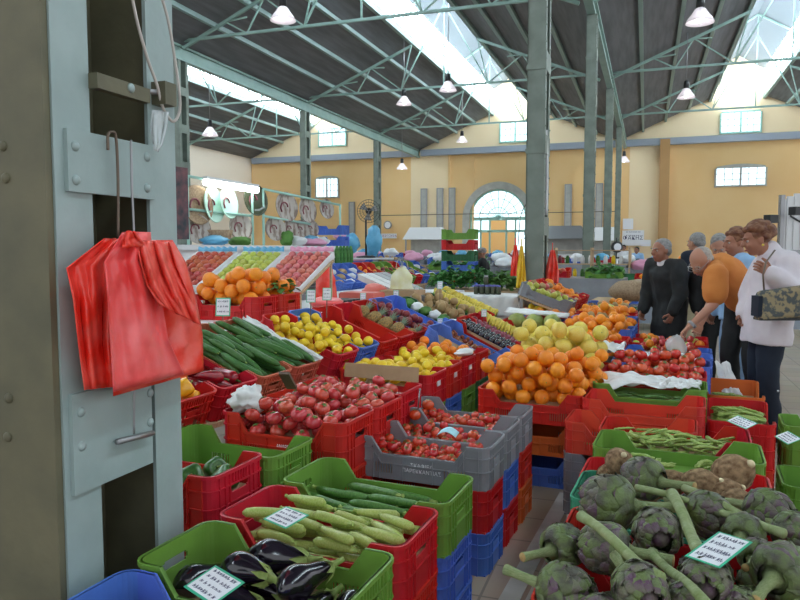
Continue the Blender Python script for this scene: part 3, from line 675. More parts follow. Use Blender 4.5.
# artichoke: overlapping fleshy scales round a globe, stalk behind
def artichoke(seed):
    rnd = random.Random(seed); m = MB()
    m.cm = 1; m.ell((0, 0, .45), (.42, .42, .50), 12, 8); m.cm = 0; m.ell((0, 0, -.12), (.70, .70, .74), 14, 9)
    rows = [(-.84, 6, .70, 0., .60), (-.62, 7, .82, .5, .62), (-.38, 8, .86, .2, .56), (-.12, 8, .84, .6, .54), (.12, 7, .76, .1, .52), (.34, 6, .64, .5, .46), (.54, 5, .50, .2, .36), (.68, 4, .38, .6, .26)]
    def surf(z): return sqrt(max(.03, 1-(abs(z+.12)/(1.16 if z > -.12 else .86))**2.3))*.86
    for ri, (z0, n, ln, ph, hw_) in enumerate(rows):
        for k in range(n):
            a = 2*pi*(k+ph)/n+rnd.uniform(-.10, .10); op = rnd.uniform(.05, .17); tw = rnd.uniform(-.05, .05); w0 = hw_*rnd.uniform(.9, 1.08)
            pur = rnd.random() < .45
            def fn(u, v, a=a, w0=w0, z0=z0, ln=ln, op=op, tw=tw):
                e = V((cos(a), sin(a), 0)); t = V((-sin(a), cos(a), 0)); z = z0+v*ln; x = (u-.5)*2
                rr = surf(min(z, .98))+.02+.07*sin(pi*min(1, v))+op*v*v
                w = w0*(1-v**2.6)**.62*(.55+.45*min(1, v*3)) if v < 1 else .012
                return e*(rr-.42*w*x*x)+t*(x*w*.9+tw*v)+V((0, 0, z-.05*x*x))
            nu, nv = 4, 6; o = len(m.f); m.grid(fn, nu, nv, .045)
            for q in range(nu*nv):
                if (q % nv) >= (3 if pur else 5): m.m[o+q] = 1
    m.cm = 0
    s_ = MB(); s_.tube([(0, 0, -.70), (.01, 0, -1.0), (.05, .04, -1.5), (.12, .02, -1.9), (.20, 0, -2.35)], [.40, .21, .18, .18, .22], 9)
    c_ = MB(); c_.tube([(.20, 0, -2.33), (.205, 0, -2.38)], [.2, .19], 9)
    return m.mesh('artichoke', M['arti'], M['artitip']), s_.mesh('stem', M['artistem']), c_.mesh('cut_end', M['cut'])
ARTI = [artichoke(i) for i in range(3)]
for i, (a, b, c) in enumerate(ARTI): kind('artichoke%d' % i, (('', a), ('stem', b), ('cut_end', c)))
def taro(seed):
    m = MB(); m.lathe([(.15, -1.25), (.5, -1.1), (.8, -.7), (.98, -.15), (.95, .3), (.72, .75), (.42, 1.1), (.26, 1.35)], 18, 3, .05)
    m.v = [tuple(V(v)*(1+.10*noise.noise(V(v)*1.7+V((seed*7, 0, 0))))) for v in m.v]
    e = MB(); e.lathe([(.22, 1.3), (.17, 1.42), (.08, 1.5)], 10); return m, e
m, e = taro(1); kind('taro_root', (('', m.mesh('taro', M['taro'])), ('shoot', e.mesh('shoot', M['taroend']))))
m = MB()
for k in range(5):
    a = (k-2)*.16
    m.tube([(-.5+.125*i, a*.9+.05*sin(i*.4), .05+.34*(1-((i/8-.5)*2)**2)-.2+.02*abs(k-2)) for i in range(9)], [.03, .05, .08, .09, .092, .09, .08, .05, .02], 7)
kind('banana_bunch', (('', m.mesh('banana_bunch', M['banana'])),))

COUNTNAME = {'tomato': 'tomato', 'vine_tomato': 'tomato'}
NAMES = {'vine_tomato_x': 'tomato', 'ripe_tomato': 'ripe_tomato', 'artichoke0': 'artichoke', 'artichoke1': 'artichoke', 'artichoke2': 'artichoke', 'apple_red': 'apple', 'apple_green': 'apple', 'apple_pink': 'apple', 'vine_tomato': 'small_tomato', 'pale_courgette': 'courgette', 'green_courgette': 'courgette', 'green_chilli': 'chilli_pepper'}
def item(kd, mtx, label, cat, group=None, parts=True):
    """one piece of produce: its mesh at top level, its small parts as children"""
    ps = BANK[kd][0]; nm = NAMES.get(kd, kd)
    o = link(nm, ps[0][1]); o.matrix_world = mtx; tag(o, label, cat, group)
    if parts:
        for pn, me in ps[1:]: link(pn, me, o)
    return o
def pack(n, r, x0, x1, y0, y1, z0=0., heap=0., K=26, half=0., ang=0., ajit=.2, samples=1, maxz=None, rj=.06):
    """drop pieces one by one onto the lowest free spot found; returns (x, y, z, radius, angle)"""
    P = np.zeros((0, 3)); Q = np.zeros(0); out = []
    cx, cy = (x0+x1)/2, (y0+y1)/2
    for i in range(n):
        best = None; rr = r*random.uniform(1-rj, 1+rj)
        for k in range(K):
            a = ang+random.uniform(-ajit, ajit); ex = abs(cos(a))*half+rr*.9; ey = abs(sin(a))*half+rr*.9
            if x1-x0 < 2*ex or y1-y0 < 2*ey: x, y = (cx if x1-x0 < 2*ex else random.uniform(x0+ex, x1-ex)), (cy if y1-y0 < 2*ey else random.uniform(y0+ey, y1-ey))
            else: x = random.uniform(x0+ex, x1-ex); y = random.uniform(y0+ey, y1-ey)
            ts = np.linspace(-half, half, samples) if samples > 1 else np.array([0.])
            sx = x+cos(a)*ts; sy = y+sin(a)*ts; z = z0+rr
            if len(P):
                d2 = (P[:, 0][:, None]-sx)**2+(P[:, 1][:, None]-sy)**2; s2 = ((Q+rr)**2)[:, None]
                ok = d2 < s2
                if ok.any(): z = max(z, (P[:, 2][:, None]+np.sqrt(np.where(ok, s2-d2, 0)))[ok].max())
            sc = z+heap*((x-cx)**2+(y-cy)**2)
            if best is None or sc < best[0]: best = (sc, x, y, z, rr, a, sx, sy)
        if maxz and best[3] > maxz: break
        _, x, y, z, rr, a, sx, sy = best
        P = np.vstack([P, np.stack([sx, sy, np.full(len(sx), z)], 1)]); Q = np.append(Q, np.full(len(sx), rr)); out.append((x, y, z, rr, a))
    return out
def spheres(kd, n, r, Mx, box, z0, lab, cat, group, heap=0., rot='any', maxz=None, parts=True, mix=None, sz=None):
    for (x, y, z, rr, a) in pack(n, r, *box, z0, heap, maxz=maxz):
        e = Euler((random.uniform(-.6, .6), random.uniform(-.6, .6), random.uniform(0, 6.28))) if rot == 'up' else (Euler((random.uniform(0, 6.28), random.uniform(0, 6.28), random.uniform(0, 6.28))) if rot == 'any' else Euler((pi/2+random.uniform(-.3, .3), 0, random.uniform(0, 6.28))))
        q = random.choice(mix) if mix else kd
        item(q, Mx @ Matrix.Translation((x, y, z)) @ e.to_matrix().to_4x4() @ Matrix.Scale(rr, 4), lab, cat, group, parts)
def longs(kd, n, L, rel, Mx, box, z0, lab, cat, group, ang=0., ajit=.2, heap=0., parts=True, maxz=None, flip=.5, lj=.1, K=26):
    r = L*rel
    for (x, y, z, rr, a) in pack(n, r, *box, z0, heap, K, half=L*.38, ang=ang, ajit=ajit, samples=5, maxz=maxz):
        if random.random() < flip: a += pi
        s_ = L*random.uniform(1-lj, 1+lj*.2)
        item(kd, Mx @ Matrix.Translation((x, y, z)) @ Euler((random.uniform(-.5, .5), random.uniform(-.05, .05), a)).to_matrix().to_4x4() @ Matrix.Scale(s_, 4), lab, cat, group, parts)
IB = (-.305, .305, -.145, .145)      # inside of a crate
def pure(Mx):                         # drop the scale of a stacked crate's matrix
    l, r_, s_ = Mx.decompose(); return Matrix.Translation(l) @ r_.to_matrix().to_4x4()

# price cards -----------------------------------------------------------------
def scribble(w, h, rows, seed):
    rnd = random.Random(seed); m = MB()
    for i in range(rows):
        y = h*(.5-(i+.7)/(rows+.6)); x = -w*.36
        while x < w*.34:
            ww = w*rnd.uniform(.05, .085); hh = h*rnd.uniform(.07, .13)
            pts = [(x, y-hh/2, 0), (x+ww*.3, y+hh/2, 0), (x+ww*.6, y-hh*.4, 0), (x+ww, y+hh*rnd.uniform(0, .5), 0)]
            for a, b in zip(pts, pts[1:]): m.bar(V(a)+V((0, 0, .0008)), V(b)+V((0, 0, .0008)), w*.014, .0004)
            x += ww*rnd.choice((1.3, 1.3, 1.9))
    return m
def card(mtx, w, h, lab, seed=1, rows=4, stake=0.):
    t = empty('price_card', (0, 0, 0), 0, lab, 'price card'); t.matrix_world = mtx
    m = MB(); m.box(-w/2, w/2, -h/2, h/2, -.0012, 0); m.build('border', M['cardgreen'], t)
    b = min(w, h)*.07; m = MB(); m.box(-w/2+b, w/2-b, -h/2+b, h/2-b, 0, .0006); m.build('face', M['card'], t)
    scribble(w, h, rows, seed).build('handwriting', M['ink'], t)
    if stake: m = MB(); m.bar((0, -h/2, -.003), (0, -h/2-stake, -.003), .006, .003); m.build('stake', M['wire'], t)
def facing(p, yaw, lean):      # matrix: card +z looks back along yaw, leaned by lean from vertical
    return Matrix.Translation(p) @ Matrix.Rotation(yaw, 4, 'Z') @ Matrix.Rotation(pi/2-lean, 4, 'X')

# wraps of cloth, paper or film lying over things
def drape(name, pts, m, lab, cat, z, amp=.012, n=14, th=.002, seed=1, fr=14):
    """pts: four corners (x, y, z); crumpled sheet"""
    A, B, C, D = [V(p) for p in pts]; o_ = V((seed*3.1, seed*1.7, 0))
    def fn(u, v):
        p = (A*(1-u)+B*u)*(1-v)+(D*(1-u)+C*u)*v
        return p+V((0, 0, amp*(noise.noise(V((u*4, v*4, 0))+o_)+.5*noise.noise(V((u*fr, v*fr, 3))+o_))))+V((amp*.5*noise.noise(V((u*6, v*6, 9))+o_), amp*.5*noise.noise(V((u*6, v*6, 5))+o_), 0))
    mb = MB(); mb.grid(fn, n*2, n*2, th); return tag(mb.build(name, m), lab, cat)
def blob(name, c, r, m, lab, cat, seed=1, amp=.25, fr=1.6, n=22, parent=None):
    mb = MB(); mb.ell((0, 0, 0), 1, n, n-6); R3 = V(r)
    vs = []
    for v in mb.v:
        v = V(v); q = v*(1+amp*noise.noise(v*fr+V((seed*5, 0, 0)))+amp*.5*noise.noise(v*fr*2.7+V((0, seed*3, 0))))
        vs.append((q.x*R3.x, q.y*R3.y, q.z*R3.z))
    mb.v = vs; o = mb.build(name, m, parent, c)
    if lab: tag(o, lab, cat)
    return o
# ------------------------------------------------------------------ front stacks left of the aisle
ZA = .561
tA0, c = stack(-.724, 1.046, ZA, ['blue', 'green', 'blue'], 'blue crate cut by the bottom edge of the picture with one carrot in it', 'the blue carrot crate')
tA1, c = stack(-.74, 1.402, ZA, ['green', 'red', 'blue'], 'green crate full of aubergines', 'the aubergine crate')
tA2, c = stack(-.742, 1.762, ZA, ['red', 'red', 'blue'], 'red crate full of pale courgettes', 'the pale courgette crate')
tA3, c = stack(-.738, 2.128, ZA, ['green', 'blue', 'blue'], 'green crate half filled with dark green courgettes', 'the dark courgette crate')
tA4, c4 = stack(-.79, 2.808, ZA, ['grey', 'red', 'blue'], 'grey crate of small tomatoes nearest the camera with writing on its side', 'the nearest grey tomato crate', 's')
tA5, c = stack(-.792, 3.116, ZA, ['grey', 'blue', 'red'], 'middle one of the three grey crates of small tomatoes', 'the middle grey tomato crate', 's')
tA6, c = stack(-.795, 3.424, ZA, ['grey', 'red', 'orange'], 'farthest of the three grey crates of small tomatoes', 'the farthest grey tomato crate', 's')
for i, (t_, s_, z) in enumerate((('ΣΚΑΦΙΕΛ', .024, .075), ('ΠΑΡΕΚΚΑΝΤΙΑΣ', .024, .050))):
    o = link('lettering', text_mesh(t_, s_), c4, (.02, -.1485, z), (pi/2, 0, 0)); o.data.materials.append(M['card'])
tB1, cB1 = stack(-1.508, 1.902, .62, ['red', 'red', 'green'], 'red crate with a few dark green peppers beside the near column', 'the green pepper crate')
tB2, c = stack(-1.482, 2.238, .60, ['green', 'red', 'green'], 'empty green crate behind the green pepper crate', 'the empty green crate')
lab3 = ['nearest', 'middle', 'farthest']
tC = []
for i in range(3):
    m_, c = stack(-1.365-.02*(i == 2), 2.60+.334*i, .66, ['red', 'red', 'green'], 'red crate heaped with round red tomatoes, %s of three' % lab3[i], 'the %s round tomato crate' % lab3[i], liner=(.09, M['cardboard'])); tC.append(m_)
    if i == 0: o = link('lettering', text_mesh('ΑΝΔΡΕΟΥ', .02), c, (.03, -.161, .075), (pi/2, 0, 0)); o.data.materials.append(M['card'])
tD = []
for i, cs in enumerate((['red', 'green', 'red'], ['red', 'blue', 'green'], ['red', 'green', 'green'], ['red', 'darkgreen', 'green'])):
    m_, c = stack(-1.49, 3.978+.333*i, .63, cs, 'red crate of lemons and oranges with a cardboard front, %s in its row' % ['first', 'second', 'third', 'last'][i], 'the %s crate of the lemon row' % ['first', 'second', 'third', 'last'][i], liner=(.11, M['cardboard'])); tD.append(m_)
    w_ = MB(); w_.box(L0/2+.002, L0/2+.0035, -.05, .01, .11, .14); w_.build('paper_sticker', M['card'], c)

# carrot + contents
item('aubergine', Matrix.Translation((-1.24, 1.33, .50)) @ Euler((0, .1, 1.9)).to_matrix().to_4x4() @ Matrix.Scale(.001, 4), 'x', 'x') if False else None
m = MB(); m.tube([(-.11, 0, 0), (-.10, 0, 0), (-.06, 0, 0), (0, .005, 0), (.07, 0, 0), (.10, 0, 0)], [.008, .024, .028, .022, .013, .002], 12)
o = m.build('carrot', M['mandarin'], None, (-1.20, 1.20, .50), (0, .1, .5)); tag(o, 'single orange carrot in the blue crate at the bottom edge', 'carrot')
m = MB(); m.ell((-.112, 0, 0), .012, 8, 5); m.build('crown', M['leaf'], o)
mb = MB(); mb.box(-.30, .30, -.14, .14, .01, .10); q = mb.build('cloth_pad', M['navy'], None); q.matrix_world = pure(tA0); tag(q, 'dark cloth folded in the bottom of the blue front crate', 'cloth')
mb = MB(); mb.box(-.3, .3, -.145, .145, .01, .045); q = mb.build('cardboard_sheet', M['cardboard'], None); q.matrix_world = pure(tA1); tag(q, 'cardboard sheet under the aubergines', 'cardboard')
longs('aubergine', 24, .19, .2, pure(tA1), (-.30, .30, -.15, .15), .045, 'glossy dark purple aubergine in the green front crate', 'aubergine', 'aubergines in the green crate', ang=.5, ajit=1.3, heap=.02, flip=.5, maxz=.18)
longs('pale_courgette', 40, .155, .12, pure(tA2), (-.30, .30, -.15, .15), .075, 'pale green courgette in the red crate behind the aubergines', 'courgette', 'pale courgettes in the red crate', ang=.1, ajit=.6, flip=.3, maxz=.20)
mb = MB(); mb.box(-.3, .3, -.145, .145, .01, .075); q = mb.build('cardboard_sheet', M['cardboard'], None); q.matrix_world = pure(tA2); tag(q, 'cardboard sheet under the pale courgettes', 'cardboard')
longs('green_courgette', 24, .24, .075, pure(tA3), (-.31, .22, -.15, .15), .01, 'dark green courgette in the half filled green crate', 'courgette', 'dark courgettes in the green crate', ang=-.15, ajit=.35, flip=.5)
for i, (t_, nm) in enumerate(((tA4, 'nearest'), (tA5, 'middle'), (tA6, 'farthest'))):
    mb = MB(); mb.box(-.3, .3, -.13, .13, .01, .07); q = mb.build('paper_pad', M['cardboard'], None); q.matrix_world = pure(t_); tag(q, 'cardboard pad under the small tomatoes in the %s grey crate' % nm, 'cardboard')
    spheres('vine_tomato', 50, .0235, pure(t_), (-.30, .24, -.135, .135), .07, 'small orange-red tomato in the %s grey crate' % nm, 'tomato', 'small tomatoes in the %s grey crate' % nm, rot='up')
item('vine_tomato', Matrix.Translation(at(415, 415, .535)) @ Matrix.Scale(.032, 4), 'larger red tomato resting high at the left of the middle grey crate', 'tomato')
item('vine_tomato', Matrix.Translation(at(428, 405, .525)) @ Matrix.Scale(.036, 4), 'largest red tomato at the back left of the farthest grey crate', 'tomato')
for kd, x, y, rz in (('green_pepper', -1.72, 2.06, .3), ('green_pepper', -1.60, 2.09, 1.9), ('green_pepper', -1.83, 2.00, 2.5), ('green_pepper', -1.70, 2.16, .9), ('green_pepper', -1.92, 2.08, .2)):
    item(kd, Matrix.Translation((x, y, .55)) @ Euler((1.0, .3, rz)).to_matrix().to_4x4() @ Matrix.Scale(.05, 4), 'dark green pepper in the red crate beside the near column', 'pepper', 'green peppers in the red crate')
mb = MB(); mb.box(-.3, .3, -.14, .14, .01, .085); q = mb.build('paper_pad', M['cardboard'], None); q.matrix_world = pure(tB1); tag(q, 'cardboard pad under the green peppers', 'cardboard')
for i, t_ in enumerate(tC):
    spheres('tomato', 52 if i < 2 else 44, .0365, pure(t_), (-.31, .30, -.165, .165), .10, 'round red tomato heaped in the %s crate of the tomato heap' % lab3[i], 'tomato', 'round tomatoes in the %s red crate' % lab3[i], heap=.35, rot='up')
lm = [('lemon', .030), ('lemon', .030), ('lemon', .031), ('orange', .037)]
for i, t_ in enumerate(tD):
    if i < 3: longs('lemon', 40-6*i, .082, .36, pure(t_), (-.30, .30-.12*(i == 2), -.155, .155), .11, 'yellow lemon heaped in the %s crate of the lemon row' % ['first', 'second', 'third'][i], 'lemon', 'lemons in the %s crate of the lemon row' % ['first', 'second', 'third'][i], ang=.4, ajit=1.5, heap=.2, lj=.05) if False else \
        [item('lemon', pure(t_) @ Matrix.Translation((x, y, z)) @ Euler((random.uniform(1.1, 2), 0, random.uniform(0, 6.28))).to_matrix().to_4x4() @ Matrix.Scale(rr*.86, 4), 'yellow lemon heaped in the %s crate of the lemon row' % ['first', 'second', 'third'][i], 'lemon', 'lemons in the %s crate of the lemon row' % ['first', 'second', 'third'][i]) for x, y, z, rr, a in pack(36-6*i, .038, -.30, .30-.1*(i == 2), -.165, .165, .12, .25)]
    else: spheres('orange', 30, .040, pure(t_), (-.31, .22, -.165, .165), .11, 'orange in the last crate of the lemon row', 'orange', 'oranges at the end of the lemon row', heap=.25)
mb = MB(); mb.box(-.30, .21, -.004, 0, -.015, .075); q = mb.build('cardboard_strip', M['cardboard'], None, (-1.77, 3.955, .605), (-.12, 0, 0)); tag(q, 'brown cardboard strip standing along the front of the lemons', 'cardboard')
blob('folded_napkin', (-1.56, 4.86, .655), (.06, .12, .025), M['paper'], 'crumpled white paper at the aisle end of the lemon row', 'paper', 3)
blob('crumpled_paper', (-1.93, 2.70, .70), (.075, .085, .06), M['paper'], 'crumpled white paper at the near left corner of the round tomatoes', 'paper', 4, .55, 2.2)
# wooden paddle and small price signs on wires
m = MB(); a = at(292, 388, .82); b = at(284, 373, .90); m.bar(a, b, .045, .012); tag(m.build('wooden_paddle', M['wire']), 'dark wooden paddle stuck in the back of the round tomatoes', 'paddle')
def wire_tag(px, py, z, lab, h=.1):
    p = at(px, py, z); m = MB(); m.tube([p, p+V((.01, 0, h))], .004, 6); m.ell(p+V((.01, 0, h)), .007, 8, 5); return tag(m.build('wire_clip', M['steelgrey']), lab, 'clip')
wire_tag(418, 409, .60, 'bent steel clip standing at the corner between tomatoes and grey crates')

# sloping crates on the raised stand: bottom corners at the low end
def slope_row(uR, items, zlow, tilt):
    res = []
    for v, col, lab, kd in items:
        Mx, c = crate(uR, v, zlow, col, lab, kd, tilt=tilt); res.append(Mx)
    return res
TI = R(22); UT = -2.19; ZT = .545
rowT = [(2.425, 'red', 'sloping red basket crate of yellow and orange peppers', 'w'), (2.765, 'red', 'sloping red basket crate of dark red peppers', 'w'),
        (3.105, 'terracotta', 'nearer sloping terracotta crate of cucumbers', 'w'), (3.445, 'terracotta', 'farther sloping terracotta crate of cucumbers', 'w'),
        (3.97, 'red', 'sloping red crate of lemons', 'n'), (4.305, 'blue', 'sloping blue crate of lemons', 'n'), (4.64, 'red', 'nearer of two sloping empty red crates', 'n'), (4.975, 'red', 'farther of two sloping empty red crates', 'n'),
        (5.31, 'red', 'sloping red crate of pineapples', 'n'), (5.645, 'blue', 'sloping blue crate of dark red plums', 'n'), (5.98, 'lightblue', 'sloping empty blue crate behind the plums', 'n'),
        (6.32, 'darkgreen', 'sloping dark green crate of wrapped vegetables, nearer', 'd'), (6.66, 'grey', 'sloping grey crate of turnips', 'd'), (7.0, 'darkgreen', 'sloping dark green crate of potatoes', 'd'), (7.34, 'green', 'sloping green crate with banana bunches, nearer', 'd'), (7.68, 'green', 'sloping green crate with banana bunches, farther', 'd')]
MT = slope_row(UT, rowT, ZT, TI)
def stand(u0, u1, v0, v1, z0, z1, lab):      # z0 at the low right end, z1 at the high left end
    t = empty('sloping_stand', ((u0+u1)/2, (v0+v1)/2, 0), 0, lab, 'display stand'); hx = (u1-u0)/2; hy = (v1-v0)/2
    m = MB(); m.hexa([(-hx, -hy, z1-.03), (hx, -hy, z0-.03), (hx, hy, z0-.03), (-hx, hy, z1-.03), (-hx, -hy, z1-.006), (hx, -hy, z0-.006), (hx, hy, z0-.006), (-hx, hy, z1-.006)]); m.build('board', M['wood'], t)
    n = max(2, int((v1-v0)/1.2))
    for i in range(n+1):
        y = -hy+.04+(2*hy-.08)*i/n
        for x, z in ((-hx+.03, z1-.03), (hx-.03, z0-.03)): m = MB(); m.box(x-.02, x+.02, y-.02, y+.02, 0, z-.0); m.build('leg', M['steelgrey'], t)
dz = .60*tan(TI)
stand(UT-.60, UT, 2.42, 3.80, ZT, ZT+dz, 'low sloping stand under the peppers and cucumbers')
stand(UT-.60, UT, 3.95, 8.05, ZT, ZT+dz, 'long sloping stand under the lemon, pineapple and plum crates')
def cfill(fn): fn()
for q, n_ in (('yellow_pepper', 5), ('orange_pepper', 4)):
    pass
for i, (x, y, z, rr, a) in enumerate(pack(15, .052, -.29, .29, -.15, .15, .05, 0)):
    k_ = 'red_pepper' if i < 3 else random.choice(['yellow_pepper', 'orange_pepper', 'yellow_pepper'])
    item(k_, MT[0] @ Matrix.Translation((x, y, z)) @ Euler((random.uniform(.6, 2), random.uniform(-.4, .4), random.uniform(0, 6))).to_matrix().to_4x4() @ Matrix.Scale(.05 if k_ != 'red_pepper' else .15, 4), {'yellow_pepper': 'shiny yellow pepper in the basket crate nearest the column', 'orange_pepper': 'shiny orange pepper in the basket crate nearest the column', 'red_pepper': 'dark red pepper among the yellow ones'}[k_], 'pepper', {'y': 'yellow peppers', 'o': 'orange peppers', 'r': 'red peppers among the yellow'}[k_[0]]+' in the first basket crate')
longs('red_pepper', 16, .16, .2, MT[1], (-.29, .29, -.15, .15), .02, 'dark red pointed pepper in the second basket crate', 'pepper', 'dark red peppers in the second basket crate', ang=0, ajit=1.2, maxz=.17)
for i in (2, 3):
    longs('cucumber', 34, .30, .066, MT[i], (-.315, .30, -.165, .165), .055, 'dark green cucumber in the %s terracotta crate' % ('nearer' if i == 2 else 'farther'), 'cucumber', 'cucumbers in the %s terracotta crate' % ('nearer' if i == 2 else 'farther'), ang=.0, ajit=.3, lj=.12, heap=.05, K=30)
m_ = MT[3]; drape('paper_wrap', [m_ @ V((-.31, .10, .17)), m_ @ V((.31, .10, .16)), m_ @ V((.31, .175, .20)), m_ @ V((-.31, .175, .20))], M['paper'], 'white paper lining along the far edge of the cucumbers', 'paper', 0, .03, 12, .002, 6)
for i in (4, 5):
    l_ = 'yellow lemon in the sloping %s crate' % ('red' if i == 4 else 'blue')
    for x, y, z, rr, a in pack(40, .038, -.31, .31, -.16, .16, .06, 0.): item('lemon', MT[i] @ Matrix.Translation((x, y, z)) @ Euler((random.uniform(1.1, 2), 0, random.uniform(0, 6.28))).to_matrix().to_4x4() @ Matrix.Scale(rr*.86, 4), l_, 'lemon', 'lemons in the sloping %s crate' % ('red' if i == 4 else 'blue'))
for k in range(5):
    x = -.23+.118*k; item('pineapple', MT[8] @ Matrix.Translation((x, -.06, .115)) @ Euler((-1.25, 0, random.uniform(-.1, .1))).to_matrix().to_4x4() @ Matrix.Rotation(random.uniform(0, 6), 4, 'Z') @ Matrix.Scale(.066, 4) @ Matrix.Diagonal((1, 1, 1.2, 1)), 'pineapple with grey-green crown in the sloping red crate', 'pineapple', 'pineapples in the sloping crate')
spheres('plum', 44, .036, MT[9], (-.31, .31, -.16, .16), .05, 'dark red plum in the sloping blue crate', 'plum', 'plums in the sloping blue crate')
def greens(name, Mx, n, lab, cat, m, box, z, s=.05, seed=3):
    rnd = random.Random(seed); mb = MB()
    for i in range(n):
        x = rnd.uniform(box[0], box[1]); y = rnd.uniform(box[2], box[3]); u = (x-box[0])/(box[1]-box[0])*2-1; w_ = (y-box[2])/(box[3]-box[2])*2-1
        zz = z[0]+(z[1]-z[0])*max(0, 1-.6*u*u-.6*w_*w_)*rnd.uniform(.35, 1)
        a = rnd.uniform(0, 6.28); tl = rnd.uniform(-.9, .9); q = s*rnd.uniform(.6, 1.2)
        e = V((cos(a), sin(a), tl)).normalized(); t = V((-sin(a), cos(a), rnd.uniform(-.5, .5)))*.45; c = V((x, y, zz))
        mb.add([c, c+e*q*.5+t*q, c+e*q+V((0, 0, -.1*q)), c+e*q*.5-t*q, c+e*q*.5+V((0, 0, .12*q))], [(0, 1, 4), (1, 2, 4), (2, 3, 4), (3, 0, 4)], True)
    mb.xf(Mx); o = mb.build(name, m); tag(o, lab, cat); return o
for k in range(6): blob('wrapped_cabbage', MT[11] @ V((-.24+.1*k, 0, .12)), (.055, .10, .05), M['whitebag'] if k % 2 else M['leaf'], '%s wrapped vegetable in the dark green sloping crate, %s from its top' % ('white' if k % 2 else 'green', ['first', 'second', 'third', 'fourth', 'fifth', 'sixth'][k]), 'vegetable', k)
spheres('potato', 22, .048, MT[12], (-.31, .31, -.16, .16), .04, 'small turnip or potato in the sloping grey crate', 'potato', 'turnips in the grey crate', parts=False)
spheres('potato', 22, .048, MT[13], (-.31, .31, -.16, .16), .04, 'potato in the sloping dark green crate', 'potato', 'potatoes in the dark green crate', parts=False)
for i in (14, 15):
    for k in range(7): item('banana_bunch', MT[i] @ Matrix.Translation((-.27+.09*k, 0, .12)) @ Euler((0, .2, pi/2+random.uniform(-.3, .3))).to_matrix().to_4x4() @ Matrix.Scale(.22, 4), 'yellow banana bunch in the %s of the two green banana crates' % ('nearer' if i == 14 else 'farther'), 'bananas', 'banana bunches in the %s crate' % ('nearer' if i == 14 else 'farther'))

# second sloping row, lower, right of the first
UB = -1.535; ZB = .33; TB = R(25)
rowB = [(5.36, 'lightblue', 'large sloping light blue crate behind the lemon row', 'n'), (5.70, 'lightblue', 'sloping light blue crate of dates', 'n'), (6.12, 'red', 'sloping red crate holding two wooden boxes of dark fruit, nearer', 'n'), (6.46, 'red', 'sloping red crate with a wooden box of dark fruit, farther', 'n'), (6.80, 'red', 'sloping red crate with banana bunches on white paper', 'n')]
MBk = slope_row(UB, rowB, ZB, TB)
stand(UB-.60, UB, 5.34, 7.15, ZB, ZB+.6*tan(TB), 'low sloping stand under the date and banana crates')
mb = MB(); mb.box(-.28, .29, -.15, .15, .01, .09); q = mb.build('cardboard_sheet', M['cardboard']); q.matrix_world = MBk[0]; tag(q, 'brown cardboard in the large light blue crate', 'cardboard')
spheres('date', 30, .017, MBk[0], (-.05, .29, -.15, .15), .095, 'small brown date on the cardboard in the large blue crate', 'date', 'dates in the large blue crate')
spheres('date', 36, .022, MBk[1], (-.28, .29, -.15, .15), .07, 'small brown-red date in the second blue crate', 'date', 'dates in the second blue crate')
mb = MB(); mb.box(-.29, .29, -.15, .15, .01, .07); q = mb.build('paper_pad', M['cardboard']); q.matrix_world = MBk[1]; tag(q, 'pad under the dates in the second blue crate', 'cardboard')
def woodbox(Mx, x0, x1, y0, y1, z, lab, fill):
    t = empty('wooden_box', (0, 0, 0), 0, lab, 'box'); t.matrix_world = Mx
    m = MB(); m.box(x0, x1, y0, y0+.012, z, z+.06); m.build('long_side', M['wood'], t); m = MB(); m.box(x0, x1, y1-.012, y1, z, z+.06); m.build('long_side', M['wood'], t)
    for x in (x0, x1-.012): m = MB(); m.box(x, x+.012, y0, y1, z, z+.085); m.build('short_side', M['wood'], t)
    m = MB(); m.box(x0, x1, y0, y1, z-.005, z+.003); m.build('bottom', M['wood'], t)
    m = MB(); n_ = 11
    for i in range(n_):
        for j in range(2): m.ell((x0+.04+i*(x1-x0-.08)/(n_-1), y0+(y1-y0)*(.3+.4*j), z+.065+.008*((i+j) % 2)), (.034, .038, .036), 9, 6)
    m.build('dark_fruit', fill, t)['kind'] = 'stuff'
woodbox(MBk[2], -.31, .31, -.15, .0, .075, 'wooden box of dark fruit on the nearer red sloping crate, front one', M['aubergine'])
woodbox(MBk[2], -.31, .31, .01, .15, .075, 'wooden box of dark fruit on the nearer red sloping crate, back one', M['aubergine'])
woodbox(MBk[3], -.31, .31, -.15, .02, .075, 'wooden box with purple lining on the farther red sloping crate', M['plum'])
for i in (4,):
    for k in range(7): item('banana_bunch', MBk[i] @ Matrix.Translation((-.18+.085*k if i == 4 else -.27+.09*k, 0, .125)) @ Euler((0, .2, pi/2+random.uniform(-.3, .3))).to_matrix().to_4x4() @ Matrix.Scale(.24, 4), 'yellow banana bunch in the sloping red banana crate', 'bananas', 'banana bunches in the red crate')
    mb = MB(); mb.box(-.305, .305, -.148, .148, .01, .09); q = mb.build('white_box', M['paper']); q.matrix_world = MBk[i]; tag(q, 'white lined box under the bananas in the red crate', 'box')

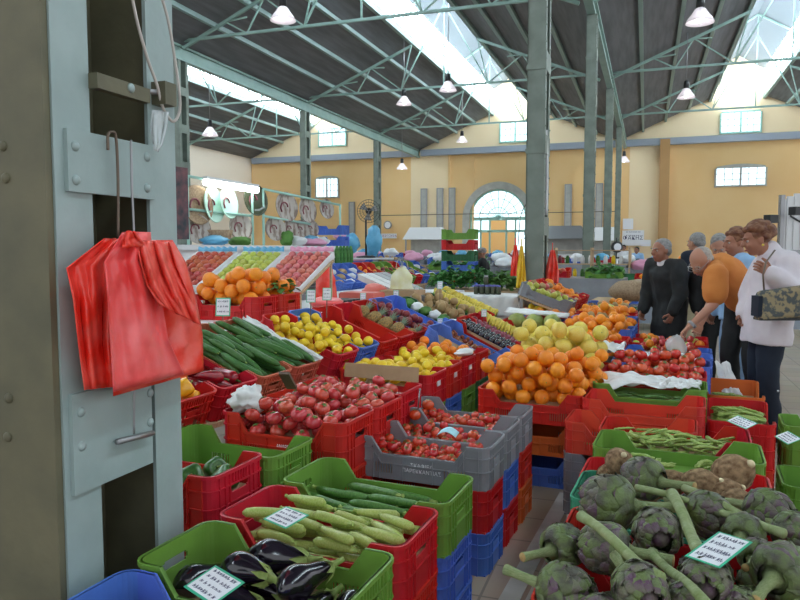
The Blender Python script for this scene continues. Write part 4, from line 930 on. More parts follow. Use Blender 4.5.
# ------------------------------------------------------------------ middle row: oranges, grapefruit, mandarins
def erow(u, v, cols, lab, desc, zt=.561, liner=.11): m_, c = stack(u, v, zt, cols, lab, desc, liner=(liner, M['cardboard'])); return pure(m_)
def sph(kd, n, r, Mx, lab, group, heap=.3, box=None, z=.115, cat=None, parts=True): spheres(kd, n, r, Mx, box or (-.315, .315, -.168, .168), z, lab, cat or NAMES.get(kd, kd).split('_')[0], group, heap, parts=parts)
E = [erow(-.575, 4.06, ['red', 'orange', 'blue'], 'red crate heaped with large oranges at the aisle corner', 'the front orange heap'),
     erow(-.575, 4.395, ['red', 'grey', 'blue'], 'second red crate heaped with large oranges', 'the second orange heap'),
     erow(-.575, 4.73, ['red', 'orange', 'blue'], 'red crate heaped with yellow grapefruit, nearer', 'the nearer grapefruit heap'),
     erow(-.575, 5.065, ['red', 'grey', 'red'], 'red crate heaped with yellow grapefruit, farther', 'the farther grapefruit heap')]
sph('orange', 50, .046, E[0], 'large orange heaped in the front red crate beside the aisle', 'oranges in the front orange crate', .55, z=.10)
sph('orange', 48, .046, E[1], 'large orange heaped in the second orange crate', 'oranges in the second orange crate', .35, (-.315, .40, -.17, .168), .13)
sph('grapefruit', 32, .058, E[2], 'yellow grapefruit heaped behind the oranges', 'grapefruit in the nearer crate', .4)
sph('grapefruit', 30, .058, E[3], 'yellow grapefruit at the back of the grapefruit heap', 'grapefruit in the farther crate', .3)
E2 = []
for i, (v, nm, k_, r, n, zt) in enumerate(((5.44, 'mandarins, nearest', 'mandarin', .038, 38, .60), (5.775, 'mandarins, second', 'mandarin', .038, 38, .62), (6.11, 'mandarins, third', 'mandarin', .040, 36, .64), (6.6, 'oranges behind the mandarins, nearer', 'orange', .048, 30, .68), (6.935, 'oranges behind the mandarins, farther', 'orange', .048, 30, .68))):
    m_ = erow(-.53, v, [['grey', 'red', 'blue'], ['red', 'blue', 'green'], ['red', 'grey', 'blue'], ['blue', 'red', 'blue'], ['blue', 'red', 'grey']][i], '%s crate of %s' % (['grey', 'red', 'red', 'blue', 'blue'][i], nm), 'the crate of '+nm, zt)
    sph(k_, n, r, m_, '%s in the crate of %s' % (k_, nm), 'fruit in the crate of '+nm, .3)
for i, (v, c_, k_, r, n) in enumerate(((7.45, 'lightblue', 'potato', .045, 22), (7.85, 'red', 'orange', .05, 22), (8.2, 'red', 'orange', .05, 22), (8.7, 'darkgreen', 'apple_green', .045, 22), (9.2, 'grey', 'potato', .045, 20), (9.7, 'blue', 'mandarin', .045, 22))):
    nm = ['onions', 'oranges by the coat', 'more oranges', 'green apples', 'pale potatoes', 'mandarins near the baskets'][i]
    m_ = erow(-.57-.03*i, v, [c_, 'red', 'blue'], '%s crate of %s far back in the middle row' % (c_, nm), 'the far crate of '+nm, .70, .12)
    sph(k_, n, r, m_, '%s in the far crate of %s' % (NAMES.get(k_, k_), nm), 'produce in the far crate of '+nm, .3, parts=False)
    if i < 3:
        m_ = erow(-1.24-.03*i, v+.1, [c_, 'red', 'blue'], '%s crate left of the far %s' % (c_, nm), 'the left neighbour of far '+nm, .66, .12)
        sph(['apple_red', 'mandarin', 'lemon'][i], 22, .05, m_, 'fruit heaped left of the far crate of %s' % nm, 'produce left of the far crate of '+nm, .3, parts=False, cat='fruit')
drape('paper_wrap', [(-.70, 5.35, .66), (-.50, 5.30, .64), (-.50, 5.62, .68), (-.66, 5.6, .69)], M['paper'], 'white paper beside the mandarins', 'paper', 0, .035, 10, .002, 8, 6)

# ------------------------------------------------------------------ row right of the aisle
def frow(u, v, zt, cols, lab, desc, kind='n', liner=None): m_, c = stack(u, v, zt, cols, lab, desc, kind, liner); return pure(m_)
fA = frow(.306, 1.895, .59, ['red', 'green', 'red'], 'red crate heaped with artichokes at the lower right', 'the artichoke crate')
fA2 = frow(.306, 1.56, .58, ['red', 'blue', 'red'], 'nearer red crate under the front of the artichoke heap', 'the nearer artichoke crate')
fA3 = frow(.97, 1.895, .59, ['red', 'green', 'red'], 'right red crate of artichokes at the edge of the picture', 'the right artichoke crate')
fT = frow(.286, 2.232, .605, ['teal', 'green', 'red'], 'teal crate with artichokes and taro roots', 'the teal crate')
fR = frow(.262, 2.566, .56, ['red', 'red', 'green'], 'red crate of brown taro roots', 'the taro crate')
fG = frow(.262, 2.936, .585, ['green', 'green', 'grey'], 'long green crate with a few bean pods in it', 'the long green crate')
fB = frow(.238, 3.66-.338, .56, ['red', 'grey', 'blue'], 'red crate full of green beans behind the long green crate', 'the green bean crate')
fC = frow(.06, 4.01, .561, ['coral', 'grey', 'blue'], 'coral red crate in front of the cucumbers wrapped in paper', 'the coral crate')
fC2 = frow(.02, 3.672, .50, ['coral', 'grey', 'grey'], 'lower coral crate with a few pods left in it', 'the lower coral crate')
fD = frow(.07, 4.36, .59, ['green', 'grey', 'blue'], 'green crate of small cucumbers covered by white paper', 'the green paper lined crate', liner=(.08, M['cardboard']))
fE = frow(.07, 4.71, .60, ['red', 'blue', 'red'], 'red crate heaped with ripe tomatoes, nearer', 'the nearer ripe tomato crate', liner=(.08, M['cardboard']))
fE2 = frow(.10, 5.05, .62, ['blue', 'blue', 'red'], 'blue crate heaped with ripe tomatoes, farther', 'the farther ripe tomato crate', liner=(.1, M['cardboard']))
fF = frow(.12, 5.55, .60, ['lightblue', 'blue', 'red'], 'blue crate with a white bag of greens under the reaching hand', 'the crate under the reaching hand')
fF2 = frow(.12, 5.885, .60, ['blue', 'blue', 'red'], 'blue crate behind the white bag of greens', 'the blue crate behind the white bag')
fH = frow(.10, 6.35, .60, ['red', 'blue', 'red'], 'red crate of mixed small peppers before the black coat', 'the mixed pepper crate')
fH2 = frow(.10, 6.70, .60, ['red', 'green', 'red'], 'red crate of small peppers farther back', 'the farther pepper crate')
mb = MB(); mb.box(-.30, .30, -.14, .14, .007, .07); q = mb.build('cardboard_sheet', PL['green']); q.matrix_world = fG; tag(q, 'green sheet under the few pods of the long green crate', 'sheet')
longs('bean_pod', 16, .13, .08, fG, (-.25, .0, -.14, .14), .075, 'green bean pod lying in the long green crate', 'bean', 'bean pods in the long green crate', ang=.2, ajit=1, heap=0)
longs('bean_pod', 18, .13, .08, fG, (.05, .30, -.14, .14), .075, 'green bean pod lying in the right end of the long green crate', 'bean', 'bean pods at the right end of the green crate', ang=.2, ajit=1, heap=0)
mb = MB(); mb.box(-.30, .30, -.14, .14, .007, .095); q = mb.build('cardboard_sheet', M['cardboard']); q.matrix_world = fB; tag(q, 'cardboard under the green beans', 'cardboard')
longs('bean_pod', 80, .125, .08, fB, (-.30, .30, -.145, .145), .095, 'green bean pod in the red crate behind the long green crate', 'bean', 'green beans in the red crate', ang=.15, ajit=1.2, heap=.25, K=16)
longs('bean_pod', 14, .13, .08, fC2, (-.25, .25, -.14, .14), .01, 'leftover pod in the lower coral crate', 'bean', 'pods in the lower coral crate', ang=.2, ajit=.8)
longs('green_chilli', 28, .15, .07, fD, (-.28, .28, -.145, .10), .085, 'small dark green cucumber under the white paper', 'cucumber', 'small cucumbers under the paper', ang=.1, ajit=.4, K=16)
p_ = fD; drape('paper_wrap', [p_ @ V((-.27, -.10, .17)), p_ @ V((.10, .04, .17)), p_ @ V((.12, .165, .21)), p_ @ V((-.29, .165, .22))], M['paper'], 'crumpled white paper over the left of the small cucumbers', 'paper', 0, .035, 14, .002, 11, 6)
drape('paper_wrap', [p_ @ V((.08, .02, .165)), p_ @ V((.29, .06, .165)), p_ @ V((.29, .165, .20)), p_ @ V((.1, .165, .20))], M['paper'], 'smaller white paper sheet right of the small cucumbers', 'paper', 0, .03, 10, .002, 13, 8)
for k in range(2): mb = MB()
spheres('ripe_tomato', 55, .036, fE, (-.31, .31, -.165, .165), .09, 'ripe tomato in the nearer crate across the aisle', 'tomato', 'ripe tomatoes in the nearer crate', heap=.2, rot='up')
spheres('ripe_tomato', 55, .037, fE2, (-.31, .29, -.165, .165), .11, 'ripe tomato in the farther crate across the aisle', 'tomato', 'ripe tomatoes in the farther crate', heap=.25, rot='up')
blob('white_produce_bag', fF @ V((0, 0, .155)), (.29, .15, .055), M['whitebag'], 'wide white plastic bag lying open in the blue crate', 'bag', 4, .2)
drape('hanging_cloth', [(.13, 5.45, .60), (.22, 5.45, .60), (.33, 5.3, .33), (.20, 5.3, .30)], M['paper'], 'white bag hanging off the end of the tomato crates', 'bag', 0, .02, 12, .003, 15, 6)
for f_, nm in ((fH, 'nearer'), (fH2, 'farther')):
    mb = MB(); mb.box(-.30, .30, -.14, .14, .01, .10); q = mb.build('cardboard_sheet', M['cardboard']); q.matrix_world = f_; tag(q, 'cardboard under the small peppers, %s crate' % nm, 'cardboard')
    spheres('apple_red', 30, .036, f_, (-.30, .30, -.15, .15), .10, 'small round pepper in the %s mixed pepper crate' % nm, 'pepper', 'small peppers in the %s crate' % nm, mix=['tomato', 'apple_green', 'orange', 'tomato'], parts=False)
# broad bean crates turned the other way, and green crates at the right edge
def turned(u0, v0, zt, cols, lab, desc):
    n = len(cols); h = zt/n; out = None
    for i, c in enumerate(cols):
        z = zt-(i+1)*h; Mx, t = crate(u0, v0+.65, z, c, lab if i == 0 else '%s crate, %s under %s' % (c, POSN[n][i], desc), 'n', rz=pi/2)
        t.matrix_world = Mx @ Matrix.Diagonal((1, 1, h/H0, 1)); out = out or Mx
    return out
g1 = turned(.40, 4.05, .49, ['red', 'red'], 'red crate of broad bean pods turned endwise, right of the coral crate', 'the broad bean crate')
g2 = turned(.40, 4.72, .50, ['orange', 'red'], 'orange crate with a hand slot behind the broad beans', 'the orange bean crate')
for g_, nm in ((g1, 'nearer'), (g2, 'farther')):
    mb = MB(); mb.box(-.30, .30, -.14, .14, .01, .145); q = mb.build('cardboard_sheet', M['cardboard']); q.matrix_world = g_; tag(q, 'cardboard under the broad beans, %s crate' % nm, 'cardboard')
    longs('bean_pod', 72 if nm == 'nearer' else 22, .15, .08, g_, (-.30, .30, -.145, .145), .145, 'large broad bean pod in the %s endwise crate' % nm, 'bean', 'broad beans in the %s endwise crate' % nm, ang=1.2, ajit=.8, heap=.7, K=16)
g3 = frow(1.10, 4.25, .45, ['green', 'green'], 'green crate at the right edge behind the price card', 'the right green crate'); g4 = frow(1.0, 3.25, .42, ['green', 'green'], 'nearer green crate of thin beans at the right edge', 'the nearer right green crate')
g5 = frow(1.05, 2.55, .40, ['green', 'darkgreen'], 'green crate between the taro roots and the right edge', 'the green crate right of the taro roots')
for g_, nm in ((g3, 'farther'), (g4, 'middle'), (g5, 'nearer')):
    longs('green_chilli', 26, .17, .07, g_, (-.30, .30, -.145, .145), .01, 'thin green bean in the %s green crate at the right edge' % nm, 'bean', 'thin beans in the %s right crate' % nm, ang=.3, ajit=1.4, K=12)

# artichokes placed as they lie: head, stalk end, radius
def aim(p, q, s, roll=0.):
    z = (p-q).normalized(); x = z.cross(V((0, 0, 1))); x = x.normalized() if x.length > .05 else V((1, 0, 0)); y = z.cross(x)
    return Matrix.Translation(p) @ Matrix((x, y, z)).transposed().to_4x4() @ Matrix.Rotation(roll, 4, 'Z') @ Matrix.Scale(s, 4)
AL = [(609, 503, .680, 700, 515, 29, 'large artichoke lying on its side at the back left of the heap'), (644, 478, .655, 730, 500, 22, 'artichoke at the very back, beside the taro roots'),
      (657, 532, .672, 640, 500, 25, 'artichoke facing the camera in the middle of the heap, scales open'), (563, 546, .625, 522, 562, 23, 'artichoke at the left edge with its stalk over the crate rim'),
      (606, 548, .655, 680, 560, 27, 'artichoke behind the long diagonal stalk'), (640, 590, .68, 575, 512, 29, 'artichoke at the bottom centre whose thick cut stalk points up left'),
      (563, 590, .645, 520, 578, 28, 'artichoke in the bottom left corner of the heap'), (707, 514, .665, 640, 486, 24, 'purplish artichoke above the price card'),
      (706, 582, .665, 700, 520, 27, 'artichoke just below the price card'), (686, 604, .65, 640, 560, 22, 'small dark artichoke at the bottom below the card'),
      (768, 512, .655, 690, 488, 24, 'artichoke at the upper right of the heap'), (794, 533, .65, 730, 505, 22, 'artichoke cut by the right edge, upper'),
      (744, 533, .665, 720, 570, 21, 'small grey-green artichoke right of the card'), (757, 556, .655, 730, 590, 19, 'smallest purple artichoke right of the card'),
      (783, 572, .665, 735, 606, 31, 'large grey-green artichoke at the lower right'), (738, 612, .62, 780, 560, 26, 'artichoke half out of the picture at the bottom right'), (600, 622, .62, 560, 570, 27, 'artichoke at the bottom edge between two bigger ones'), (812, 600, .62, 760, 620, 27, 'artichoke beyond the right edge')]
for i, (px, py, z, sx, sy, rp, lab) in enumerate(AL):
    p = at(px, py, z); d_ = -p.x*sin(YAW)+p.y*cos(YAW); q = at(sx, sy, z+.0)
    item('artichoke%d' % (i % 3), aim(p, q, rp*d_/700/.98, random.uniform(0, 6)), lab, 'artichoke', 'artichokes in the heap')
for g_, nm in ((fA, 'left'), (fA2, 'near'), (fA3, 'right'), (fT, 'teal')):
    for x, y, z, rr, a in pack(14, .058, -.31, .31, -.155, .155, .03, 0, rj=.08, maxz=.17):
        item('artichoke%d' % random.randint(0, 2), g_ @ Matrix.Translation((x, y, z)) @ Euler((random.uniform(-1.5, 1.5), random.uniform(-1.5, 1.5), random.uniform(0, 6))).to_matrix().to_4x4() @ Matrix.Scale(rr*.85, 4), 'artichoke low in the %s crate under the heap' % nm, 'artichoke', 'lower artichokes in the %s crate' % nm, parts=False)
# thick stalks lying across
def stalk(a, b, z, r, lab):
    p = at(*a, z[0]); q = at(*b, z[1]); o = MB(); o.tube([p+(q-p)*t+V((0, 0, .006*sin(t*6))) for t in np.linspace(0, 1, 8)], [r*1.15, r, r*.95, r, r, r*.95, r*1.05, r*1.3], 10)
    o = tag(o.build('artichoke_stalk', M['artistem']), lab, 'stalk'); c_ = MB(); c_.tube([p-(q-p).normalized()*.002, p], r*1.0, 10); c_.build('cut_end', M['cut'], o)
stalk((581, 516), (660, 578), (.735, .72), .0125, 'long thick cut stalk running diagonally over the left artichokes')
stalk((636, 488), (748, 518), (.70, .695), .010, 'long thin stalk crossing behind the price card')
stalk((672, 494), (702, 556), (.715, .70), .015, 'broad stalk running down to the price card')
stalk((684, 488), (784, 533), (.705, .70), .010, 'stalk running to the right edge of the heap')
stalk((708, 606), (652, 552), (.70, .66), .011, 'stalk under the card at the bottom of the heap')
for i, (px, py, z, w_, rz, s_) in enumerate(((619, 462, .655, 1.0, .4, .040), (612, 474, .60, 1.3, 1.5, .036), (668, 484, .63, 1.2, 1.9, .038), (700, 484, .65, 1.35, 1.2, .042), (733, 474, .665, 1.0, .8, .052), (722, 492, .635, 1.4, 1.7, .038), (735, 503, .62, 1.3, 1.4, .038), (645, 492, .60, 1.2, 1.6, .036))):
    p = at(px, py, z); item('taro_root', Matrix.Translation(p) @ Euler((w_*.9, 0, rz)).to_matrix().to_4x4() @ Matrix.Scale(s_*1.25, 4), ['brown shaggy taro root with a pale shoot, standing at the left', 'taro root lying under the standing one', 'taro root behind the rear artichoke', 'long taro root with pale shoot in the middle', 'biggest round taro root at the right', 'taro root below the big round one', 'lowest taro root at the right, beside the artichokes', 'taro root partly under the rear artichoke'][i], 'taro root', 'taro roots on the red and teal crates')
for g_ in (fR,):
    for x, y, z, rr, a in pack(14, .042, -.30, .30, -.15, .15, .01, 0): item('taro_root', g_ @ Matrix.Translation((x, y, z)) @ Euler((1.5, 0, a+random.uniform(0, 6))).to_matrix().to_4x4() @ Matrix.Scale(rr*.8, 4), 'taro root low in the red crate', 'taro root', 'lower taro roots', parts=False)
# price cards lying on the heaps
def card_px(tl, tr, bl, z, lab, seed):       # corners of the card: top-left, top-right, bottom-left with their heights
    a, b, c = at(*tl, z[0]), at(*tr, z[1]), at(*bl, z[2]); x = (b-a); w_ = x.length; x.normalize(); y = (a-c); y -= x*y.dot(x); h_ = y.length; y.normalize()
    card(Matrix.Translation((b+c)/2) @ Matrix((x, y, x.cross(y))).transposed().to_4x4(), w_, h_, lab, seed)
card_px((212, 563), (241, 580), (187, 589), (.60, .60, .575), 'white price card with green border among the aubergines', 3)
card_px((286, 506), (309, 515), (263, 519), (.60, .60, .585), 'white price card with green border on the pale courgettes', 4)
card_px((692, 523), (724, 533), (714, 566), (.735, .735, .72), 'large white price card with green border on the artichokes', 5)
card_px((735, 414), (755, 422), (729, 422), (.63, .63, .605), 'price card on the broad beans', 6); card_px((785, 429), (799, 437), (777, 438), (.50, .50, .47), 'price card at the right edge on the green crate', 7)
q = MB(); p = at(447, 440, .60); q.grid(lambda u, v: V((p.x-.04+.085*u, p.y-.02+.05*v, p.z+.02+.02*sin(pi*u)+.01*v)), 6, 4, .001); tag(q.build('blue_paper_tag', mat('pale_blue_paper', (.42, .72, .80), .7)), 'blank pale blue paper tag on the tomatoes of the nearest grey crate', 'paper tag')
for px, py, z, lab in ((223, 307, 1.07, 'upright price card before the big orange crate, above the cucumbers'), (311, 296, 1.02, 'upright price card left of the lemons'), (327, 294, 1.03, 'upright price card right of its twin above the lemons'), (363, 297, 1.03, 'small upright price card by the pineapples'),
                       (396, 294, 1.02, 'small upright price card by the plums'), (440, 322, .86, 'small card on the large light blue crate'), (440, 285, 1.02, 'small upright card by the herbs'), (417, 290, 1.02, 'small upright card by the yellow bag'), (484, 313, .86, 'small card on the red box crate')):
    big = px in (223, 311, 327); p = pd(px, py, {223: 4.55, 311: 4.75, 327: 4.85, 363: 6.4, 396: 6.9, 440: 6.6, 417: 7.6, 484: 6.9}[px]); s_ = .105 if px == 223 else (.07 if big else .06)
    card(facing(p, YAW-.1, .15), s_*(.95 if px == 223 else .9), s_*1.15 if px == 223 else s_*1.25, lab, px, 3, stake=.12)
# ------------------------------------------------------------------ raised table behind the sloping rows
def table(name, c, sx, sy, h, lab, m, rz=0., skirt=None, cat='table'):
    t = empty(name, c, rz, lab, cat); q = MB(); q.box(-sx/2, sx/2, -sy/2, sy/2, h-.03, h); q.build('table_top', m, t)
    for x in (-1, 1):
        for y in (-1, 1): q = MB(); q.box(x*(sx/2-.05)-.02, x*(sx/2-.05)+.02, y*(sy/2-.05)-.02, y*(sy/2-.05)+.02, 0, h-.03); q.build('leg', M['steelgrey'], t)
    if skirt:
        q = MB(); q.box(-sx/2-.006, sx/2+.006, -sy/2-.006, -sy/2, .12, h-.002); q.box(-sx/2-.006, -sx/2, -sy/2, sy/2, .12, h-.002); q.box(sx/2, sx/2+.006, -sy/2, sy/2, .12, h-.002); q.build('skirt', skirt, t)
    return t
table('trestle_table', (-3.62, 5.2, 0), 1.45, 3.4, .86, 'long trestle table under the big orange crates and apples', M['white'])
for i, (u, v, lab) in enumerate(((-3.02, 4.36, 'red crate heaped with big oranges on the table above the cucumbers'), (-3.02, 4.70, 'red crate of oranges with leaves behind the front orange crate on the table'))):
    Mx, c = crate(u, v, .862, 'red', lab, 'n', liner=(.10, M['cardboard']))
    spheres('orange', 26, .055, Mx, (-.31, .31, -.165, .165), .105, 'big orange in the %s red crate on the table' % ('front' if i == 0 else 'rear'), 'orange', 'oranges in the %s crate on the table' % ('front' if i == 0 else 'rear'), heap=.3)
greens('orange_leaves', Matrix.Translation((-3.02-.16, 4.86, 1.09)), 70, 'dark green leaves lying on the oranges at the right of the table', 'leaves', M['leaf'], (-.14, .14, -.12, .12), (.0, .08), .07)
for i, (u, v, c_) in enumerate(((-3.72, 4.30, 'red'), (-3.80, 3.75, 'red'))): Mx, c = crate(u, v, .862, c_, 'low red crate left of the orange crates, %s the near column' % ['farther from', 'nearest to'][i], 'd')
def tray(c, rz, tx, w, d, lab, kd, lab2, grp, n=34, m=M['white'], r=.043, lining=None):
    t = empty('fruit_tray', (0, 0, 0), 0, lab, 'tray'); Mx = Matrix.Translation(c) @ Matrix.Rotation(rz, 4, 'Z') @ Matrix.Rotation(tx, 4, 'X'); t.matrix_world = Mx
    q = MB(); q.box(-w/2, w/2, 0, d, 0, .008); q.build('bottom', m, t)
    for s_ in (-1, 1): q = MB(); q.box(s_*w/2-.006, s_*w/2+.006, 0, d, .008, .07); q.build('side', m, t)
    for y in (0, d): q = MB(); q.box(-w/2, w/2, y-.006, y+.006, .008, .07); q.build('end', m, t)
    if lining: q = MB(); q.grid(lambda a, b: V((-w/2+w*a, d-.0+.03*b, .06+.05*b+.008*sin(a*40))), 40, 2, .003); q.build('lining', lining, t)
    nx = int((w-.02)/(2*r)); ny = int((d-.02)/(2*r))
    for i in range(nx):
        for j in range(ny):
            item(kd, Mx @ Matrix.Translation((-w/2+.01+(i+.5)*(w-.02)/nx, .01+(j+.5)*(d-.02)/ny, .012+r)) @ Euler((random.uniform(-.5, .5), random.uniform(-.5, .5), random.uniform(0, 6))).to_matrix().to_4x4() @ Matrix.Scale(r, 4), lab2, 'apple', grp, parts=False)
for i, (x, c_, nm) in enumerate(((-4.66, 'red', 'red'), (-4.12, 'green', 'yellow-green'), (-3.58, 'pink', 'pink-red'))):
    tray((x, 5.42+.05*i, 1.0), .0, .46, .50, .72, 'sloping tray of %s apples at the left' % nm, 'apple_'+c_, '%s apple in rows on the sloping tray' % nm, '%s apples on the tray' % nm, lining=[M['bluebag'], M['bluebag'], M['pinkcloth']][i])
q = empty('tray_rack', (-4.1, 5.75, .861), 0, 'wooden rack holding the apple trays at a slope', 'rack')
for x in (-.8, -.27, .27, .8):
    w_ = MB(); w_.bar((x, -.30, 0), (x, -.30, .145), .02); w_.build('leg', M['wood'], q); w_ = MB(); w_.bar((x, .28, 0), (x, .28, .42), .02); w_.build('leg', M['wood'], q); w_ = MB(); w_.bar((x, -.33, .128), (x, .33, .435), .02); w_.build('rail', M['wood'], q)
# trays and punnets on the far end of the table
for k in range(6): w_ = MB(); w_.box(-.055, .055, -.07, .07, 0, .06); o = w_.build('punnet', M['black'], None, (-3.12-.125*(k % 3), 5.98+.16*(k//3), .862)); tag(o, 'black punnet of dark berries at the table end', 'punnet', 'black punnets at the table end')
w_ = MB(); w_.box(-.2, .2, -.14, .14, 0, .09); w_.box(-.19, .19, -.13, .13, .09, .1); tag(w_.build('salmon_pack', M['salmon'], None, (-3.22, 6.55, .862)), 'salmon red film covered pack at the end of the table', 'pack')
table('trestle_table', (-3.75, 8.2, 0), 1.5, 2.3, .84, 'second trestle table with paper trays and the yellow bag', M['white'])
for k in range(4):
    p = V((-3.30, 7.2+.2*k, .90)); w_ = MB(); w_.hexa([(-.25, -.07, .16), (.25, -.07, -.03), (.25, .07, -.03), (-.25, .07, .16), (-.25, -.09, .23), (.25, -.09, .04), (.25, .09, .04), (-.25, .09, .23)]); tag(w_.build('paper_tray', M['paper'] if k < 2 else M['steelgrey'], None, p), ['first white', 'second white', 'first grey', 'last grey'][k]+' sloping paper tray left of the yellow bag', 'tray')
# red and pink packed bags behind the lemons
blob('packed_bag', (-3.08, 5.55, .92), (.15, .17, .055), M['pinkbag'], 'pink film wrapped pack behind the empty red crates', 'pack', 6, .2)
blob('packed_bag', (-3.30, 7.05, .95), (.14, .16, .08), M['salmon'], 'salmon coloured pack beside the paper trays', 'pack', 8, .2)
def bag_standing(c, w, h, m, lab, seed=1, yaw=YAW, name='carrier_bag', open_=True):
    t = MB(); o_ = V((seed*2.3, 0, 0))
    def fn(u, v):
        a = 2*pi*u; k = 1-.25*v-.35*max(0, v-.65)/.35
        x = cos(a)*w/2*k; y = sin(a)*w*.32*k; q = V((x, y, h*.72*v))
        return q+V((cos(a), sin(a), 0))*w*.10*noise.noise(q*9/w*.3+o_)
    t.grid(fn, 26, 12, 0); t.tube([(-w*.26, 0, h*.66), (-w*.22, 0, h*.9), (-w*.12, 0, h), (-w*.04, 0, h*.9), (-w*.02, 0, h*.68)], [(.03*w*3, .004)]*5, 6); t.tube([(w*.26, 0, h*.66), (w*.22, 0, h*.88), (w*.12, 0, h*.97), (w*.04, 0, h*.88), (w*.02, 0, h*.68)], [(.03*w*3, .004)]*5, 6)
    t.add([(cos(2*pi*i/12)*w/2, sin(2*pi*i/12)*w*.32, 0) for i in range(12)], [tuple(range(12))])
    return tag(t.build(name, m, None, c, (0, 0, yaw)), lab, 'bag')
p = pd(402, 286, 7.5); bag_standing((p.x, p.y, .985), .25, .32, M['yellowbag'], 'knotted pale yellow plastic bag standing above the plums', 3)
w_ = MB(); w_.box(-.2, .2, -.16, .16, 0, .13); tag(w_.build('carton', M['cardboard'], None, (p.x, p.y+.02, .842)), 'low carton under the yellow bag', 'carton')
# raised row of sloping crates across the next aisle
rowC = [(8.6+.34*i, c) for i, c in enumerate(['lightblue', 'blue', 'lightblue', 'blue', 'red', 'coral', 'green', 'green', 'red', 'blue', 'green', 'blue'])]
od = ['first', 'second', 'third', 'fourth', 'fifth', 'sixth', 'seventh', 'eighth', 'ninth', 'tenth', 'eleventh', 'last']
for i, (v, c) in enumerate(rowC):
    Mx, q = crate(-4.55, v, .80, c, '%s sloping %s crate of the raised row behind the yellow bag, from the left' % (od[i], c), 'd', tilt=R(24))
    if c in ('lightblue', 'blue'):
        for k in range(3): blob('white_pack', Mx @ V((-.18+.17*k, 0, .07)), (.07, .09, .05), M['whitebag'] if (k+i) % 2 else M['potato'], 'small pack in the %s crate of the raised row, %s from its top' % (od[i], od[k]), 'pack', i+k)
    else:
        spheres('x', 14, .042, Mx, (-.31, .31, -.16, .16), .01, 'fruit in the %s crate of the raised row' % od[i], 'fruit', 'fruit in the %s crate of the raised row' % od[i], mix=['apple_green', 'plum'] if c == 'green' else ['plum', 'mandarin'], parts=False)
stand(-4.55-.58, -4.55, 8.58, 12.7, .80, .80+.58*tan(R(24)), 'high sloping stand under the raised row of crates')
# herbs
table('trestle_table', (-2.98, 10.15, 0), 1.3, .9, .82, 'table under the big heap of green herbs', M['wood'])
for k, (x, y, s_) in enumerate(((-3.42, 10.0, 1.), (-3.02, 10.0, 1.1), (-2.62, 10.05, .85))):
    greens('herb_bunch', Matrix.Translation((x, y, .83)), 420, 'leafy dark green herb heap, %s of three' % ['left', 'middle', 'right and lightest'][k], 'herbs', M['herb'] if k < 2 else M['leaf'], (-.27*s_, .27*s_, -.27, .27), (.03, .31*s_), .085, 5+k)
w_ = MB()
# white cloth table with jars
t = table('cloth_table', (-2.52, 8.85, 0), .95, .62, .82, 'small table under a white cloth left of the middle column', M['white'])
def clothfn(u, v):
    x = (u-.5)*1.35; y = (v-.5)*1.0; dx = max(0, abs(x)-.48); dy = max(0, abs(y)-.32); dr = max(dx, dy)
    return V((max(-.48, min(.48, x))*(1+.05*dr)+.02*sin(y*30)*(dx > 0)*1, max(-.32, min(.32, y))*(1+.05*dr)+.02*sin(x*28)*(dy > 0), .826-dr*1.5))
w_ = MB(); w_.grid(clothfn, 40, 30, .002); tag(w_.build('tablecloth', M['paper'], None, (-2.52, 8.85, 0)), 'white tablecloth hanging over the table of jars', 'tablecloth')
for k in range(9):
    x = -2.64+.075*(k % 5); y = 8.72+.09*(k//5); t = MB(); t.lathe([(.028, 0), (.032, .01), (.032, .085), (.026, .1)], 12)
    o = t.build('jar', M['jar'], None, (x, y, .831)); q = MB(); q.lathe([(.028, .1), (.028, .12)], 12); q.build('lid', M['lid'], o); tag(o, 'dark jar with a blue lid on the white cloth', 'jar', 'jars on the white cloth')
t = MB(); t.lathe([(.028, 0), (.032, .01), (.032, .085), (.026, .1)], 12); o = t.build('jar', M['jar'], None, (-2.52, 8.76, .952)); q = MB(); q.lathe([(.028, .1), (.028, .12)], 12); q.build('lid', M['steelgrey'], o); tag(o, 'single jar standing on top of the other jars', 'jar')
# bags hanging on the middle column
MC = hall(XR, YS[2])
def hangbag(px0, px1, y0, y1, d, m, lab, seed):
    a = pd((px0+px1)/2, y0, d); b = pd(px0, y1, d); c = pd(px1, y1, d); w2 = (c-b).length; h = a.z-b.z; t = MB(); t_ = (c-b).normalized(); n_ = t_.cross(V((0, 0, 1)))
    def fn(u, v): return a+V((0, 0, -h*v))+t_*((u-.5)*w2*(.35+.65*min(1, v*1.6)))+n_*(.02*sin(u*17+seed+v*3)+.012*sin(v*11+u*5))*min(1, .3+v)
    t.grid(fn, 18, 14, .004); t.tube([a+V((0, 0, .10)), a+V((0, 0, -.02))], .008, 6); return tag(t.build('carrier_bag', m), lab, 'bag')
hangbag(511, 520, 245, 276, 9.55, M['redbag'], 'red carrier bag hanging at the left of the middle column', 1); hangbag(517, 526, 246, 288, 9.5, M['yellowcloth'], 'yellow plastic bag hanging left of the middle column', 2)
hangbag(546, 559, 250, 284, 9.75, M['redbag'], 'red carrier bag hanging at the right of the middle column', 3)
ropeobj('strap', [pd(518, 246, 9.52), pd(521, 215, 9.55), pd(529, 200, 9.62), pd(531, 199, 9.66)], .006, M['wire'], 'dark strap holding the bags on the left of the middle column', 'strap')
ropeobj('cable', [pd(546, 130, 9.7), pd(547, 170, 9.72), pd(546, 215, 9.72)], .02, M['whitebag'], 'pale bundled cable down the right side of the middle column', 'cable')
